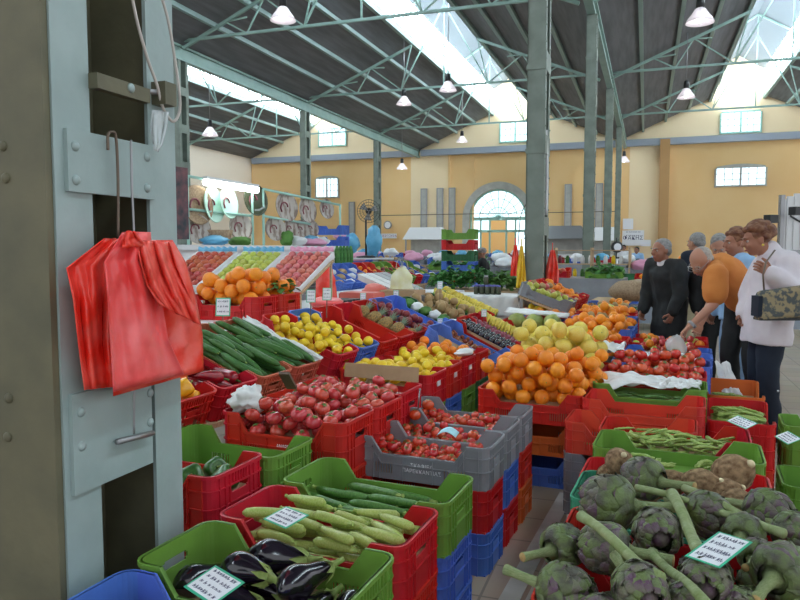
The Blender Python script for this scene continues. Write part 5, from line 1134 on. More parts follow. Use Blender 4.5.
# stuff right of the middle column
tq = erow(-1.26, 7.25, ['red', 'darkgreen', 'red'], 'red crate with melons under a white cloth, right of the middle column', 'the melon crate', .66, .1)
for k in range(3): blob('melon', tq @ V((-.2+.19*k, 0, .20)), (.095, .11, .085), M['melon'], 'yellow-green melon under the clear film, %s one' % ['left', 'middle', 'right'][k], 'melon', k+2, .06)
drape('white_cloth', [tq @ V((-.33, -.02, .30)), tq @ V((.34, -.02, .27)), tq @ V((.34, .13, .29)), tq @ V((-.33, .13, .33))], M['paper'], 'white cloth strip lying on the melons', 'cloth', 0, .02, 10, .02, 21, 6)
MS = []
for i, (v, c, l_) in enumerate(((8.15, 'grey', 'sloping grey crate of leafy greens right of the middle column'), (8.5, 'coral', 'sloping pale red striped crate right of the middle column'), (8.85, 'red', 'sloping red crate of mandarins between the right columns'), (9.2, 'red', 'second sloping red crate between the right columns'))):
    Mx, c_ = crate(-1.36, v, .66, c, l_, 'd', tilt=R(20)); spheres('x', 18, .042, Mx, (-.31, .31, -.16, .16), .06, 'produce in the %s' % l_.replace('right of the middle column', '').strip(), 'fruit', 'produce, '+l_, mix=[['apple_green'], ['potato', 'apple_pink'], ['mandarin'], ['mandarin', 'plum']][i], parts=False)
stand(-1.36-.58, -1.36, 8.13, 9.55, .66, .66+.58*tan(R(20)), 'sloping stand right of the middle column')
for k, (px, w2, h) in enumerate(((632, .26, .17), (650, .38, .19))):
    p = pd(px, 290, 10.5); blob('wicker_basket', (p.x, p.y, .78), (w2*1.3, w2, h), M['wicker'], 'brown wicker heap left of the black coat, %s one' % ['smaller', 'larger'][k], 'basket', k+11, .08)
p = pd(641, 300, 10.6); table('trestle_table', (p.x, p.y, 0), 1.4, 1.0, .64, 'low table under the brown wicker heaps', M['wood'])

# ------------------------------------------------------------------ platter stall at the left
PA = pd(150, 250, 8.8); PB = pd(345, 250, 12.8); PT = (PB-PA).normalized(); PN = V((PT.y, -PT.x, 0))
def along(px, py, off=0.):            # point on the vertical plane of the stall front
    r = ray(px, py); c = V((0, 0, CH)); t = ((PA-PN*(-off)-c).dot(PN))/r.dot(PN); return c+r*t
ang = atan2(PT.y, PT.x); LN = (V((PB.x, PB.y, 0))-V((PA.x, PA.y, 0))).length
t = empty('stall_counter', (PA.x, PA.y, 0), ang, 'long white counter under the hanging platters', 'counter'); q = MB(); q.box(0, LN, 0, .7, 0, 1.40); q.build('front_panel', M['white'], t); q = MB(); q.box(-.03, LN+.03, -.05, .75, 1.40, 1.47); q.build('counter_top', M['white'], t)
t = empty('metal_shelf', (PA.x, PA.y, 0), ang, 'grey metal shelf in front of the white counter', 'shelf'); q = MB(); q.box(LN*.48, LN*.98, -.55, -.05, 1.12, 1.17); q.build('shelf_board', M['steelgrey'], t); q = MB(); q.box(LN*.48, LN*.98, -.55, -.05, .8, .83); q.build('lower_shelf', M['steelgrey'], t)
for f_ in (.49, .73, .97): q = MB(); q.box(LN*f_-.02, LN*f_+.02, -.52, -.48, 0, 1.12); q.build('leg', M['steelgrey'], t)
t = empty('pipe_frame', (PA.x, PA.y, 0), 0, 'mint green pipe frame from which the platters hang', 'frame')
def pipe(a, b, nm='pipe', r=.02):
    q = MB(); o = V((PA.x, PA.y, 0)); q.tube([a-o, b-o], r, 8); return q.build(nm, M['mint'], t)
def upright(px, y0): a = along(px, y0, -.3); pipe(V((a.x, a.y, 1.47)), a, 'upright')
upright(252, 186); upright(263, 189); upright(340, 205); upright(187, 176)
for a, b in (((187, 176), (258, 189)), ((187, 209), (252, 216)), ((263, 189), (340, 205)), ((263, 216), (310, 224))): pipe(along(*a, -.3), along(*b, -.3), 'rail')
a = along(205, 182, -.22); b = along(257, 190, -.22); q = MB(); q.tube([a, b], .05, 10); o = tag(q.build('fluorescent_tube', M['tube']), 'glowing white fluorescent tube above the platters', 'tube light')
q = MB(); q.bar(a+V((0, 0, .06)), b+V((0, 0, .06)), .09, .04); q.build('housing', M['white'], o)
def platter(px, py, rx, ry, m, lab, dark=False):
    c = along(px, py, -.32); d_ = -c.x*sin(YAW)+c.y*cos(YAW); r = ry*d_/700
    turn = math.acos(max(.25, min(1, rx/ry)))
    t_ = MB(); t_.lathe([(.02, -.03), (.55*r, -.03), (.92*r, 0), (r, .02), (.99*r, .03), (.9*r, .012), (.55*r, -.012), (.02, -.012)], 26)
    o = t_.build('platter', m); o.matrix_world = Matrix.Translation(c) @ Matrix.Rotation(YAW+turn, 4, 'Z') @ Matrix.Rotation(pi/2-.12, 4, 'X'); tag(o, lab, 'platter')
    q = MB(); pts = [(r*.6*s_*cos(a), r*.6*s_*sin(a), .0) for a, s_ in [(x*.55, .25+.09*x) for x in range(8)]]; q.tube(pts, r*.05, 5); q.build('painted_swirl', mat('platter_red', (.28, .08, .10), .6), o)
PLT = [(197, 205, 10, 20, M['wicker'], 'large brown oval tray hanging first from the left'), (213, 205, 5, 18, M['mintglass'], 'pale mint oval dish hanging second'), (228, 203, 5, 16, M['mintglass'], 'second pale mint oval dish, right of its twin'), (255, 200, 9, 16, M['jar'], 'dark round tray hanging above the frame corner'),
       (197, 229, 10, 15, M['platter'], 'cream patterned platter standing at the left end'), (240, 227, 9, 14, M['platter'], 'cream platter standing left of the frame corner'), (275, 229, 9, 12, M['platter'], 'cream swirl platter just right of the corner'), (286, 207, 9, 15, M['platter'], 'upper cream swirl platter right of the corner'),
       (290, 229, 6, 10, M['platter'], 'small cream platter in the lower right row, first'), (301, 230, 6, 10, M['platter'], 'small cream platter in the lower right row, second'), (311, 229, 6, 9, M['platter'], 'small cream platter in the lower right row, third'), (307, 210, 7, 13, M['platter'], 'cream platter hanging before the left column'), (326, 209, 6, 10, M['platter'], 'smallest hanging cream platter at the right end')]
for a_ in PLT: platter(*a_)
c = along(217, 230, -.3); q = MB(); q.lathe([(.10, -.12), (.19, -.02), (.23, .1), (.22, .1), (.17, 0), (.08, -.1)], 20); tag(q.build('basket', M['wicker'], None, (c.x, c.y, 1.59)), 'brown woven bowl between two cream platters', 'basket')
c = along(178, 200, .15); q = MB(); q.box(-.12, .16, -.02, .02, -.5, .42); tag(q.build('dark_cloth', mat('dark_print', (.05, .06, .07), .9, (.22, .10, .11), 7), None, c, (0, 0, ang)), 'dark patterned cloth hanging behind the near column', 'cloth')
# goods on the counter
for k, (px, py, w2, h, m, lab) in enumerate(((309, 238, .34, .07, 'pinkcloth', 'rolled pink plastic on the counter'), (287, 242, .12, .13, 'leaf', 'bright green bag on the counter'), (310, 243, .15, .1, 'bluebag', 'blue bag on the counter under the pink roll'), (295, 249, .2, .09, 'whitebag', 'white bag at the front of the counter'), (320, 248, .16, .09, 'whitebag', 'second white bag at the counter end'),
                     (350, 244, .22, .19, 'bluebag', 'sky blue bag left of the fan'), (374, 240, .17, .27, 'bluebag', 'tall sky blue bag behind the fan'), (340, 236, .14, .08, 'pinkcloth', 'small pink bag behind the blue crates'), (213, 246, .26, .07, 'bluebag', 'blue plastic on the counter behind the apples'), (240, 246, .18, .07, 'leaf', 'green bag on the counter behind the apples'))):
    c = along(px, py, -.2); z = 1.47+h*.9 if px < 330 else None
    if z is None:
        c = pd(px, py, 14.3); z = c.z
    blob('plastic_bag', (c.x, c.y, z), (w2, w2*.7, h), M[m], lab, 'bag', k+30, .3)
p = pd(328, 232, 12.7)
for k in range(2):
    Mx, c = crate(p.x+.3, p.y, 1.475+.2*k, 'blue', '%s of two blue crates standing on the counter end' % ['lower', 'upper'][k], 'n', sc=.9)
for k in range(5):
    c = V((PA.x, PA.y, 0))+V((PT.x, PT.y, 0)).normalized()*(LN*.955-.11*k)+V((PT.y, -PT.x, 0)).normalized()*.25; q = MB(); q.lathe([(.04, 0), (.045, .03), (.045, .2), (.03, .26), (.02, .3)], 12); tag(q.build('green_jar', M['herb'], None, (c.x, c.y, 1.172)), 'green jar in the row left of the blue bag', 'jar', 'green jars left of the blue bag')
c = pd(362, 262, 14.4); table('side_table', (c.x, c.y, 0), 1.3, .6, 1.24, 'high table carrying the sky blue bags and the fan', M['white'], YAW)
# standing fan
p = pd(366, 248, 14.4); t = empty('standing_fan', (p.x, p.y, 1.24), YAW, 'black standing fan on a pole before the far wall', 'fan')
q = MB(); q.lathe([(.2, 0), (.2, .03), (.03, .05)], 16); q.build('base', M['black'], t); q = MB(); q.tube([(0, 0, .04), (0, 0, .78)], .02, 8); q.build('pole', M['black'], t)
q = MB()
for r_ in (.06, .12, .18, .235): q.tube([(r_*cos(a)+.06, -.02-.09*(1-(r_/.24)**2), .95+r_*sin(a)) for a in np.linspace(0, 2*pi, 25)], .005, 5)
for a in np.linspace(0, 2*pi, 25)[:-1]: q.tube([(.06+.03*cos(a), -.11, .95+.03*sin(a)), (.06+.235*cos(a), -.02, .95+.235*sin(a))], .003, 4)
q.build('grille', M['black'], t); q = MB()
for k in range(3): a = k*2.1; q.add([(.06, -.04, .95), (.06+.2*cos(a), -.05, .95+.2*sin(a)), (.06+.2*cos(a+.8), -.02, .95+.2*sin(a+.8)), (.06, -.036, .95), (.06+.2*cos(a), -.046, .95+.2*sin(a)), (.06+.2*cos(a+.8), -.016, .95+.2*sin(a+.8))], [(0, 1, 2), (5, 4, 3), (0, 3, 4, 1), (1, 4, 5, 2), (2, 5, 3, 0)])
q.build('blades', M['steelgrey'], t); q = MB(); q.tube([(.05, .12, .93), (.06, -.02, .95)], [.05, .06], 12); q.build('motor', M['black'], t)
# scale / pump handle left of centre
p = pd(301, 282, 7.6); t = empty('weighing_scale', (p.x, p.y, .862), YAW, 'slim dark stand of a weighing scale before the metal shelf', 'scale'); q = MB(); q.box(-.14, .14, -.1, .1, 0, .06); q.build('base', M['steelgrey'], t); q = MB(); q.tube([(0, 0, .06), (0, 0, .34)], .012, 8); q.build('post', M['steelgrey'], t); q = MB(); q.box(-.03, .03, -.02, .02, .30, .48); q.build('display', M['jar'], t)
bag_standing((pd(326, 283, 8.2).x, pd(326, 283, 8.2).y, .842), .27, .50, M['redbag'], 'red carrier bag standing left of the blue sloping crates', 7)

# tall stack of crates
p = pd(440, 262, 13.2); q_ = p
hs = .2
for k, c_ in enumerate(['green', 'red', 'darkgreen', 'blue', 'red', 'lightblue', 'red', 'green', 'blue']):
    crate(q_.x+.66, q_.y, 1.80-.2*(k+1), c_, '%s crate, %s from the top of the tall stack behind the herbs' % (c_, od[k]), 'n', sc=1.0)
# far stalls
FS = random.Random(5)
def far_stall(px, d, w, h, rz, lab, cols, fruits, n=6, skirt='white'):
    p = pd(px, 250, d); t = table('market_table', (p.x, p.y, 0), w, .9, h, lab, M['steelgrey'], rz, FS.choice([PL['blue'], PL['grey'], M['ledge'], PL['darkgreen'], M['wicker']]))
    T = Matrix.Translation((p.x, p.y, h)) @ Matrix.Rotation(rz, 4, 'Z'); k = int(w/.68)
    for i in range(k):
        x = -w/2+.34+i*(w-.68)/max(1, k-1); c_ = cols[i % len(cols)]; f_ = fruits[i % len(fruits)]
        e = empty('plastic_crate', (0, 0, 0), 0, '%s crate, %s from the left on the %s' % (c_, od[i % 12], lab.split(',')[0]), 'crate'); e.matrix_world = T @ Matrix.Translation((x, -.15, .002)) @ Matrix.Rotation(R(12), 4, 'X')
        for nm, me, r_ in (('bottom_panel', CM['d']['bottom'], 0), ('side_panel', CM['d']['side'], 0), ('side_panel', CM['d']['side'], pi), ('end_panel', CM['d']['end'], 0), ('end_panel', CM['d']['end'], pi)): o = link(nm, me, e, None, (0, 0, r_)); put_mat(o, PL[c_])
        if f_ == 'herb': greens('leafy_greens', e.matrix_world, 160, 'leafy greens in the %s crate of the %s' % (od[i % 12], lab.split(',')[0]), 'greens', M['herb'], (-.3, .3, -.15, .15), (.08, .26), .1, i)
        elif f_ == 'bag': blob('plastic_bag', e.matrix_world @ V((0, 0, .17)), (.22, .14, .13), M[FS.choice(['whitebag', 'bluebag', 'pinkcloth', 'whitebag'])], 'bag in the %s crate of the %s' % (od[i % 12], lab.split(',')[0]), 'bag', i)
        else: spheres(f_, n, .065, e.matrix_world, (-.31, .31, -.15, .15), .06, 'fruit in the %s crate of the %s' % (od[i % 12], lab.split(',')[0]), 'fruit', 'fruit in the %s crate, %s' % (od[i % 12], lab.split(',')[0]), parts=False)
FSL = [(430, 17, 4.2, 1.05, .05, 'far table behind the tall crate stack', ['blue', 'grey', 'white' if False else 'grey'], ['bag', 'potato', 'bag']),
       (492, 15.5, 2.8, .95, .05, 'far greens table by the middle column', ['green', 'darkgreen', 'grey'], ['herb', 'herb', 'bag']),
       (505, 21, 5.0, 1.0, .05, 'long far table before the arched door', ['blue', 'grey', 'red'], ['bag', 'apple_red', 'herb']),
       (345, 20, 3.6, 1.15, .05, 'long far table behind the fan', ['grey', 'blue', 'grey'], ['bag', 'bag', 'potato']),
       (580, 12.8, 1.6, .9, .0, 'far table between the right columns', ['red', 'green', 'blue'], ['apple_red', 'herb', 'bag']),
       (676, 15, 2.0, .9, .0, 'far table beyond the wicker heaps', ['grey', 'blue', 'green'], ['bag', 'lemon', 'herb']),
       (672, 22, 3.2, .95, .0, 'farthest table near the wall sign', ['grey', 'blue', 'grey'], ['bag', 'bag', 'orange']),
       (566, 23, 3.0, 1.0, .0, 'far table behind the second right column', ['red', 'grey', 'blue'], ['bag', 'bag', 'apple_pink']),
       (420, 27, 8.2, 1.1, .05, 'very long far table before the wall slots', ['grey', 'blue', 'red'], ['bag', 'bag', 'bag']),
       (300, 23, 6.0, 1.1, .1, 'far table behind the platters stall', ['grey', 'blue'], ['bag', 'bag']),
       (740, 12, 3.4, .8, .0, 'table behind the group of shoppers', ['red', 'green', 'blue'], ['orange', 'herb', 'apple_red'])]
for a_ in FSL: far_stall(*a_)
# wooden rack with bottles between right columns
p = pd(592, 262, 15.5); t = empty('wooden_rack', (p.x, p.y, 0), 0, 'wooden rack with jars between the second and third right columns', 'rack')
for z in (.5, .8, 1.1, 1.4): q = MB(); q.box(-.8, .8, -.15, .15, z-.02, z); q.build('shelf_board', M['wood'], t)
for x in (-.8, 0, .8): q = MB(); q.box(x-.02, x+.02, -.15, .15, 0, 1.45); q.build('post', M['wood'], t)
for z in (.8, 1.1):
    for k in range(9): q = MB(); q.lathe([(.045, 0), (.045, .12), (.03, .16), (.03, .18)], 8); tag(q.build('jar', random.choice([M['lemon'], M['herb'], M['whitebag'], M['plum']]), None, (p.x-.7+.165*k, p.y, z+.001)), 'small jar on the wooden rack behind the right columns', 'jar', 'jars on the wooden rack')
# kiosks with grey hoods at the far wall
for k, (px, w2, z0) in enumerate(((556, 3.2, 2.0), (604, 1.3, 1.9), (424, 2.2, 2.0))):
    r = HM.inverted().to_3x3() @ ray(px, 240); x = r.x*(YW-3)/r.y; t = empty('kiosk', hall(x, YW-2.6), HR, ['grey hooded kiosk right of the middle column', 'pale hooded kiosk by the third right column', 'white hooded kiosk left of the arched door'][k], 'kiosk')
    q = MB(); q.box(-w2/2, w2/2, -.6, .6, 0, 1.15); q.build('counter', M['white'], t); q = MB(); q.box(-w2/2, w2/2, .5, .6, 1.15, z0); q.build('back_panel', M['stone'], t)
    q = MB(); a = w2/2+.1; q.hexa([(-a, -.75, z0), (a, -.75, z0), (a, .7, z0), (-a, .7, z0), (-a*.75, -.3, z0+.7), (a*.75, -.3, z0+.7), (a*.75, .5, z0+.7), (-a*.75, .5, z0+.7)]); q.build('hood', M['steelgrey'] if k < 1 else M['white'], t)
    for x_ in (-w2/2+.05, w2/2-.05): q = MB(); q.box(x_-.04, x_+.04, -.6, -.52, 1.15, z0); q.build('post', M['steelgrey'], t)
# signs and clock
def sign(px, py, d, w2, h, txt, lab, m='card', ink='ink', size=.3):
    r = HM.inverted().to_3x3() @ ray(px, py); t_ = (YW-d)/r.y; c = HM @ (r*t_); c.z += CH
    o = MB().box(-w2/2, w2/2, -.02, .02, -h/2, h/2).build('wall_sign', M[m], None, c, (0, 0, HR)); tag(o, lab, 'sign')
    if txt: l_ = link('lettering', text_mesh(txt, size), o, (0, -.024, 0), (pi/2, 0, 0)); l_.data.materials.append(M[ink])
    return o
s1 = sign(633, 238, .2, 1.15, .85, 'ΦΑΚΗΣ', 'white sign with dark lettering on the far wall above the counter', size=.3)
scribble(1.0, .5, 2, 5).xf(Matrix.Translation((0, -.026, .22)) @ Matrix.Rotation(pi/2, 4, 'X')).build('handwriting', M['ink'], s1)
sign(628, 224, .2, .55, .6, '', 'small blank white notice above the lettered wall sign'); sign(646, 243, .62, .5, .35, '', 'small white notice right of the lettered wall sign')
M['purple'] = mat('purple_ink', (.30, .10, .30), .6)
sign(389, 236, .2, 1.0, .3, 'ΒΕΡΓΟΥΡΑ', 'small white sign with purple lettering beside the left column', 'card', 'purple', .2)
p = pd(388, 225, 34); t = empty('wall_clock', HM @ (HM.inverted().to_3x3() @ ray(388, 225))*((YW-.12)/(HM.inverted().to_3x3() @ ray(388, 225)).y)+V((0, 0, CH)), HR, 'small round clock above the purple lettered sign', 'clock')
q = MB(); q.lathe([(.26, 0), (.26, .08), (.22, .1), (.2, .08)], 20, mtx=Matrix.Rotation(pi/2, 4, 'X')); q.build('case', M['steelgrey'], t); q = MB(); q.lathe([(.2, .085), (.001, .085)], 20, mtx=Matrix.Rotation(pi/2, 4, 'X'), caps=False); q.build('face', M['card'], t)
p = pd(616.5, 247, 24.5); t = empty('hanging_scale', p, YAW, 'round dial scale hanging beside the fourth right column', 'scale')
q = MB(); q.lathe([(.2, 0), (.2, .1), (.15, .12)], 18, mtx=Matrix.Rotation(pi/2, 4, 'X')); q.build('case', M['black'], t); q = MB(); q.lathe([(.13, .125), (.001, .125)], 18, mtx=Matrix.Rotation(pi/2, 4, 'X'), caps=False); q.build('dial', M['card'], t); q = MB(); q.tube([(0, 0, .18), (0, .02, .3), (.15, .2, .33)], .02, 6); q.tube([(0, 0, -.18), (0, 0, -.35)], .02, 6); q.lathe([(.18, -.4), (.2, -.35), (.05, -.38)], 14); q.build('bracket', M['black'], t)
ropeobj('overhead_cable', [HM @ V((x, 34.42, 3.2)) for x in (-13.3, -10, -7, -4, -1.3)], .018, M['wire'], 'thin dark cable stretched across the hall before the arched door', 'cable')
ropeobj('overhead_cable', [HM @ V((x, 20, z)) for x, z in ((-1.7, 4.1), (-.9, 4.05), (.2, 4.0))], .01, M['wire'], 'thin short cable right of the second right column', 'cable') if False else None
# awning and floodlights at the right edge
a = pd(781, 190, 9.0); t = empty('ribbed_shutter', (a.x, a.y, 0), YAW, 'white ribbed panel at the right edge of the hall', 'panel')
q = MB()
for k in range(14): x = .0+k*.09; q.box(x, x+.06, 0, .03, 1.40, 2.05+.035*k); q.box(x+.06, x+.09, .015, .03, 1.40, 2.05+.035*k)
q.build('ribbed_sheet', M['white'], t); q = MB(); q.box(0, 1.3, -.02, .05, 1.33, 1.40); q.box(0, .05, -.02, .05, 0, 2.1); q.box(1.2, 1.26, -.02, .05, 0, 1.4); q.build('frame', M['steelgrey'], t); q = MB(); q.box(.1, .6, -.03, -.0, 1.0, 1.33); q.build('poster', mat('peach_paper', (.75, .48, .28), .8), t)
for px, py, nm in ((771, 219, 'left'), (796, 211, 'right')):
    p = pd(px, py, 8.7); t = empty('floodlight', p, YAW+.4, '%s black floodlight on the white ribbed panel' % nm, 'floodlight'); q = MB(); q.box(-.07, .07, -.05, .05, -.05, .05); q.build('housing', M['black'], t); q = MB(); q.tube([(0, .04, 0), (.16, .2, -.05), (.34, .2, -.12)], .012, 6); q.build('bracket', M['black'], t)

# ------------------------------------------------------------------ people
def bake(mb, vox, smooth=4, dis=0.):
    ob = mb.build('tmp', M['skin']); md = ob.modifiers.new('r', 'REMESH'); md.mode = 'VOXEL'; md.voxel_size = vox; md.use_smooth_shade = True
    sm = ob.modifiers.new('s', 'SMOOTH'); sm.factor = .5; sm.iterations = smooth
    if dis:
        tx = bpy.data.textures.get('folds') or bpy.data.textures.new('folds', 'CLOUDS'); tx.noise_scale = .13; tx.noise_depth = 1
        d = ob.modifiers.new('d', 'DISPLACE'); d.texture = tx; d.strength = dis; d.mid_level = .5
    dg = bpy.context.evaluated_depsgraph_get(); me = bpy.data.meshes.new_from_object(ob.evaluated_get(dg)); old = ob.data; bpy.data.objects.remove(ob); bpy.data.meshes.remove(old); return me
def cap(mb, a, b, ra, rb, n=14, sq=1.):
    a = V(a); b = V(b); t = (b-a); L = t.length
    if L < 1e-4: mb.ell(a, ra, n, 8); return
    t.normalize(); pts = [a-t*ra*.95, a-t*ra*.7, a-t*ra*.3, a, a+(b-a)*.5, b, b+t*rb*.3, b+t*rb*.7, b+t*rb*.95]; rr = [ra*.3, ra*.7, ra*.95, ra, (ra+rb)/2, rb, rb*.95, rb*.7, rb*.3]
    mb.tube(pts, rr, n)
def oval(mb, pts, rads, side, n=18):       # flattened torso: rads = (half width along side, half depth)
    pts = [V(p) for p in pts]; rings = []
    for i, p in enumerate(pts):
        t = (pts[min(i+1, len(pts)-1)]-pts[max(i-1, 0)]).normalized(); s_ = (side-t*side.dot(t)).normalized(); f_ = s_.cross(t)
        rings.append([p+s_*(rads[i][0]*cos(2*pi*j/n))+f_*(rads[i][1]*sin(2*pi*j/n)) for j in range(n)])
    vs = [q for r in rings for q in r]; fs = [(i*n+j, i*n+(j+1) % n, (i+1)*n+(j+1) % n, (i+1)*n+j) for i in range(len(pts)-1) for j in range(n)]
    fs += [tuple(range(n))[::-1], tuple((len(pts)-1)*n+j for j in range(n))]; mb.add(vs, fs, True)
def hand(mb, w_, dirv, palm, side, curl=.5, s_=1.):
    """palm plus four unequal bent fingers and a thumb leaving its side; dirv along the hand, palm = palm normal"""
    dirv = V(dirv).normalized(); palm = V(palm); palm = (palm-dirv*palm.dot(dirv)).normalized(); lat = dirv.cross(palm)*side; w_ = V(w_)
    oval(mb, [w_, w_+dirv*.03*s_, w_+dirv*.085*s_], [(.024*s_, .019*s_), (.036*s_, .017*s_), (.038*s_, .013*s_)], lat, 12)
    for k, (o_, l_) in enumerate(((-.029, .072), (-.010, .082), (.010, .076), (.028, .060))):
        p = w_+dirv*.083*s_+lat*o_*s_; a = .25*curl; pts = [p-dirv*.012*s_]; d_ = dirv
        for j, f_ in enumerate((.45, .32, .23)):
            q = (d_*cos(a)+palm*sin(a)); d_ = (dirv*cos(a*(j+1)*1.0)+palm*sin(a*(j+1)*1.0)).normalized(); pts.append(pts[-1]+d_*l_*f_*s_*1.05); a = .25+curl*.55
        mb.tube(pts, [.0095*s_, .0092*s_, .0085*s_, .0065*s_], 8)
    p = w_+dirv*.03*s_-lat*.030*s_; d_ = (dirv*.75-lat*.6+palm*.35).normalized(); mb.tube([p, p+d_*.03*s_, p+d_*.052*s_+palm*.006*s_, p+d_*.06*s_+dirv*.018*s_+palm*.012*s_], [.013*s_, .012*s_, .0105*s_, .007*s_], 8)
def head_shapes(mb, c, Rm, s_=1.):
    T = Matrix.Translation(c) @ Rm.to_4x4() @ Matrix.Scale(s_, 4)
    def e(p, r, rot=None): mb.ell(T @ V(p), tuple(x*s_ for x in r), 18, 12, Rm.to_4x4() @ (rot or Matrix()))
    e((0, -.012, .035), (.074, .093, .082)); e((0, .022, -.02), (.062, .072, .082)); e((0, .045, -.078), (.036, .038, .028)); e((0, .02, -.055), (.052, .055, .045))
    e((0, .074, .034), (.048, .018, .012)); 
    for s1 in (-1, 1): e((s1*.033, .062, -.022), (.022, .026, .022)); e((s1*.074, -.005, -.006), (.008, .019, .030)); e((s1*.078, -.012, .006), (.007, .014, .018))
    mb.tube([T @ V(p) for p in ((0, .088, .030), (0, .098, .012), (0, .113, -.012), (0, .104, -.024))], [.008*s_, .010*s_, .015*s_, .010*s_], 10)
    e((0, .088, -.048), (.022, .010, .005)); e((0, .086, -.058), (.020, .010, .006))
    return T
def person(root_xy, J, outfit, lab, hairs='short', skin='skin', hair='hairgrey', glasses=False, size=1., hands=('L', 'R')):
    """J: joints in world space; outfit: list of (garment, material)"""
    J = {k: V(v) for k, v in J.items()}; root = empty('person', (root_xy[0], root_xy[1], 0), 0, lab, 'person'); O = V((root_xy[0], root_xy[1], 0))
    g = {k: v-O if k not in ('look', 'fwd', 'up', 'palmL', 'palmR') else v for k, v in J.items()}
    look = g['look'].normalized(); up = g.get('up', V((0, 0, 1))); x = look.cross(up).normalized(); up = x.cross(look); Rm = Matrix((x, look, up)).transposed()
    side = (g['shR']-g['shL']).normalized()
    b = MB(); T = head_shapes(b, g['head'], Rm, size)
    cap(b, g['neck']-V((0, 0, .03)), g['head']+Rm @ V((0, -.02, -.06)), .058, .052)
    oval(b, [g['pelvis']-V((0, 0, .06)), g['pelvis'], g['pelvis'].lerp(g['chest'], .5), g['chest'], g['neck'].lerp(g['chest'], .35), g['neck']], [(.12, .09), (.155, .11), (.135, .10), (.155, .11), (.13, .085), (.06, .06)], side)
    for s1 in 'LR':
        cap(b, g['sh'+s1], g['el'+s1], .047, .038); cap(b, g['el'+s1], g['wr'+s1], .038, .026)
        cap(b, g['hip'+s1], g['kn'+s1], .082, .055); cap(b, g['kn'+s1], g['an'+s1], .055, .038)
    me = bake(b, .008, 3)
    f = MB(); vs = [tuple(v.co) for v in me.vertices]; f.add(vs, [tuple(p.vertices) for p in me.polygons], True); bpy.data.meshes.remove(me)
    for s1 in hands:
        d_ = (g['wr'+s1]-g['el'+s1]).normalized(); d_ = g.get('dir'+s1, None) or d_
        if 'dir'+s1 in J: d_ = J['dir'+s1].normalized()
        hand(f, g['wr'+s1]-d_*.01, d_, J.get('palm'+s1, -side if s1 == 'R' else side), 1 if s1 == 'L' else -1, .7)
    f.build('body', M[skin], root)
    for nm, mt in outfit:
        q = MB(); dis = .012; vox = .012
        if nm in ('jacket', 'coat', 'tshirt', 'fleece_jacket'):
            e_ = {'jacket': .03, 'coat': .034, 'tshirt': .035, 'fleece_jacket': .05}[nm]; lo = {'jacket': .10, 'coat': .42, 'tshirt': .08, 'fleece_jacket': .14}[nm]
            pl = g['pelvis']; dn = (g['knL'].lerp(g['knR'], .5)-pl).normalized()
            if nm == 'fleece_jacket': cap(q, g['neck']-V((0, 0, .02)), g['neck']+V((0, 0, .035)), .085, .08)
            oval(q, [pl+dn*lo, pl+dn*lo*.5, pl, pl.lerp(g['chest'], .5), g['chest'], g['neck'].lerp(g['chest'], .35), g['neck'].lerp(g['chest'], -.02)], [(.15+e_, .115+e_), (.155+e_, .12+e_), (.155+e_, .115+e_), (.145+e_, .115+e_), (.16+e_, .12+e_), (.14+e_, .095+e_), (.065+e_*.4, .062+e_*.4)], side)
            for s1 in 'LR':
                cap(q, g['neck'].lerp(g['sh'+s1], .4), g['sh'+s1], .05+e_*.6, .058+e_*.7)
                if nm == 'tshirt': cap(q, g['sh'+s1], g['sh'+s1].lerp(g['el'+s1], .62), .06+e_, .062+e_)
                else: cap(q, g['sh'+s1], g['el'+s1], .052+e_, .044+e_); cap(q, g['el'+s1], g['el'+s1].lerp(g['wr'+s1], .9), .044+e_, .032+e_*.8)
            dis = .03 if nm != 'tshirt' else .02
        elif nm == 'trousers':
            oval(q, [g['pelvis']+V((0, 0, .10)), g['pelvis'], g['pelvis']-V((0, 0, .09))], [(.155, .115), (.172, .13), (.165, .125)], side)
            for s1 in 'LR': cap(q, g['hip'+s1], g['kn'+s1], .098, .078); cap(q, g['kn'+s1], g['an'+s1]+V((0, 0, .02)), .078, .068)
            dis = .022
        elif nm == 'shoes':
            for s1 in 'LR': a = g['an'+s1]; h_ = J['fwd'].normalized(); cap(q, V((a.x, a.y, .045))-h_*.05, V((a.x, a.y, .04))+h_*.14, .044, .038)
            dis = 0; 
        elif nm == 'collar': cap(q, g['neck']-V((0, 0, .01)), g['neck'].lerp(g['head'], .15), .068, .064); dis = 0
        me = bake(q, vox, 5, dis); o = link(nm, me, root); me.materials.clear(); me.materials.append(M[mt])
    # hair
    q = MB(); s_ = size
    def e(p, r): q.ell(T @ V(p), tuple(x_*s_ for x_ in r), 18, 12, Rm.to_4x4())
    if hairs == 'short': e((0, -.026, .048), (.080, .094, .078)); e((0, -.055, -.005), (.076, .056, .06)); [e((s1*.068, -.02, .015), (.014, .03, .035)) for s1 in (-1, 1)]
    elif hairs == 'receding': e((0, -.045, .035), (.080, .076, .074)); e((0, -.055, -.01), (.078, .052, .055)); [e((s1*.070, -.02, .012), (.012, .03, .03)) for s1 in (-1, 1)]
    elif hairs == 'curly':
        rnd = random.Random(3)
        for k in range(60):
            a = rnd.uniform(0, 6.28); ph = rnd.uniform(-.35, 1.5); dv = V((cos(a)*cos(ph), sin(a)*cos(ph), sin(ph)))
            if dv.y > .45 and dv.z < .45: continue
            e((dv.x*.082, -.026+dv.y*.095, .04+dv.z*.085), (.030, .030, .028))
        e((0, -.03, .04), (.085, .098, .085))
    elif hairs == 'cap': e((0, -.02, .055), (.085, .10, .07)); e((0, .075, .055), (.055, .05, .012))
    me = bake(q, .007, 2, .008 if hairs != 'cap' else 0); link('hair' if hairs != 'cap' else 'cap', me, root); me.materials.clear(); me.materials.append(M[hair])
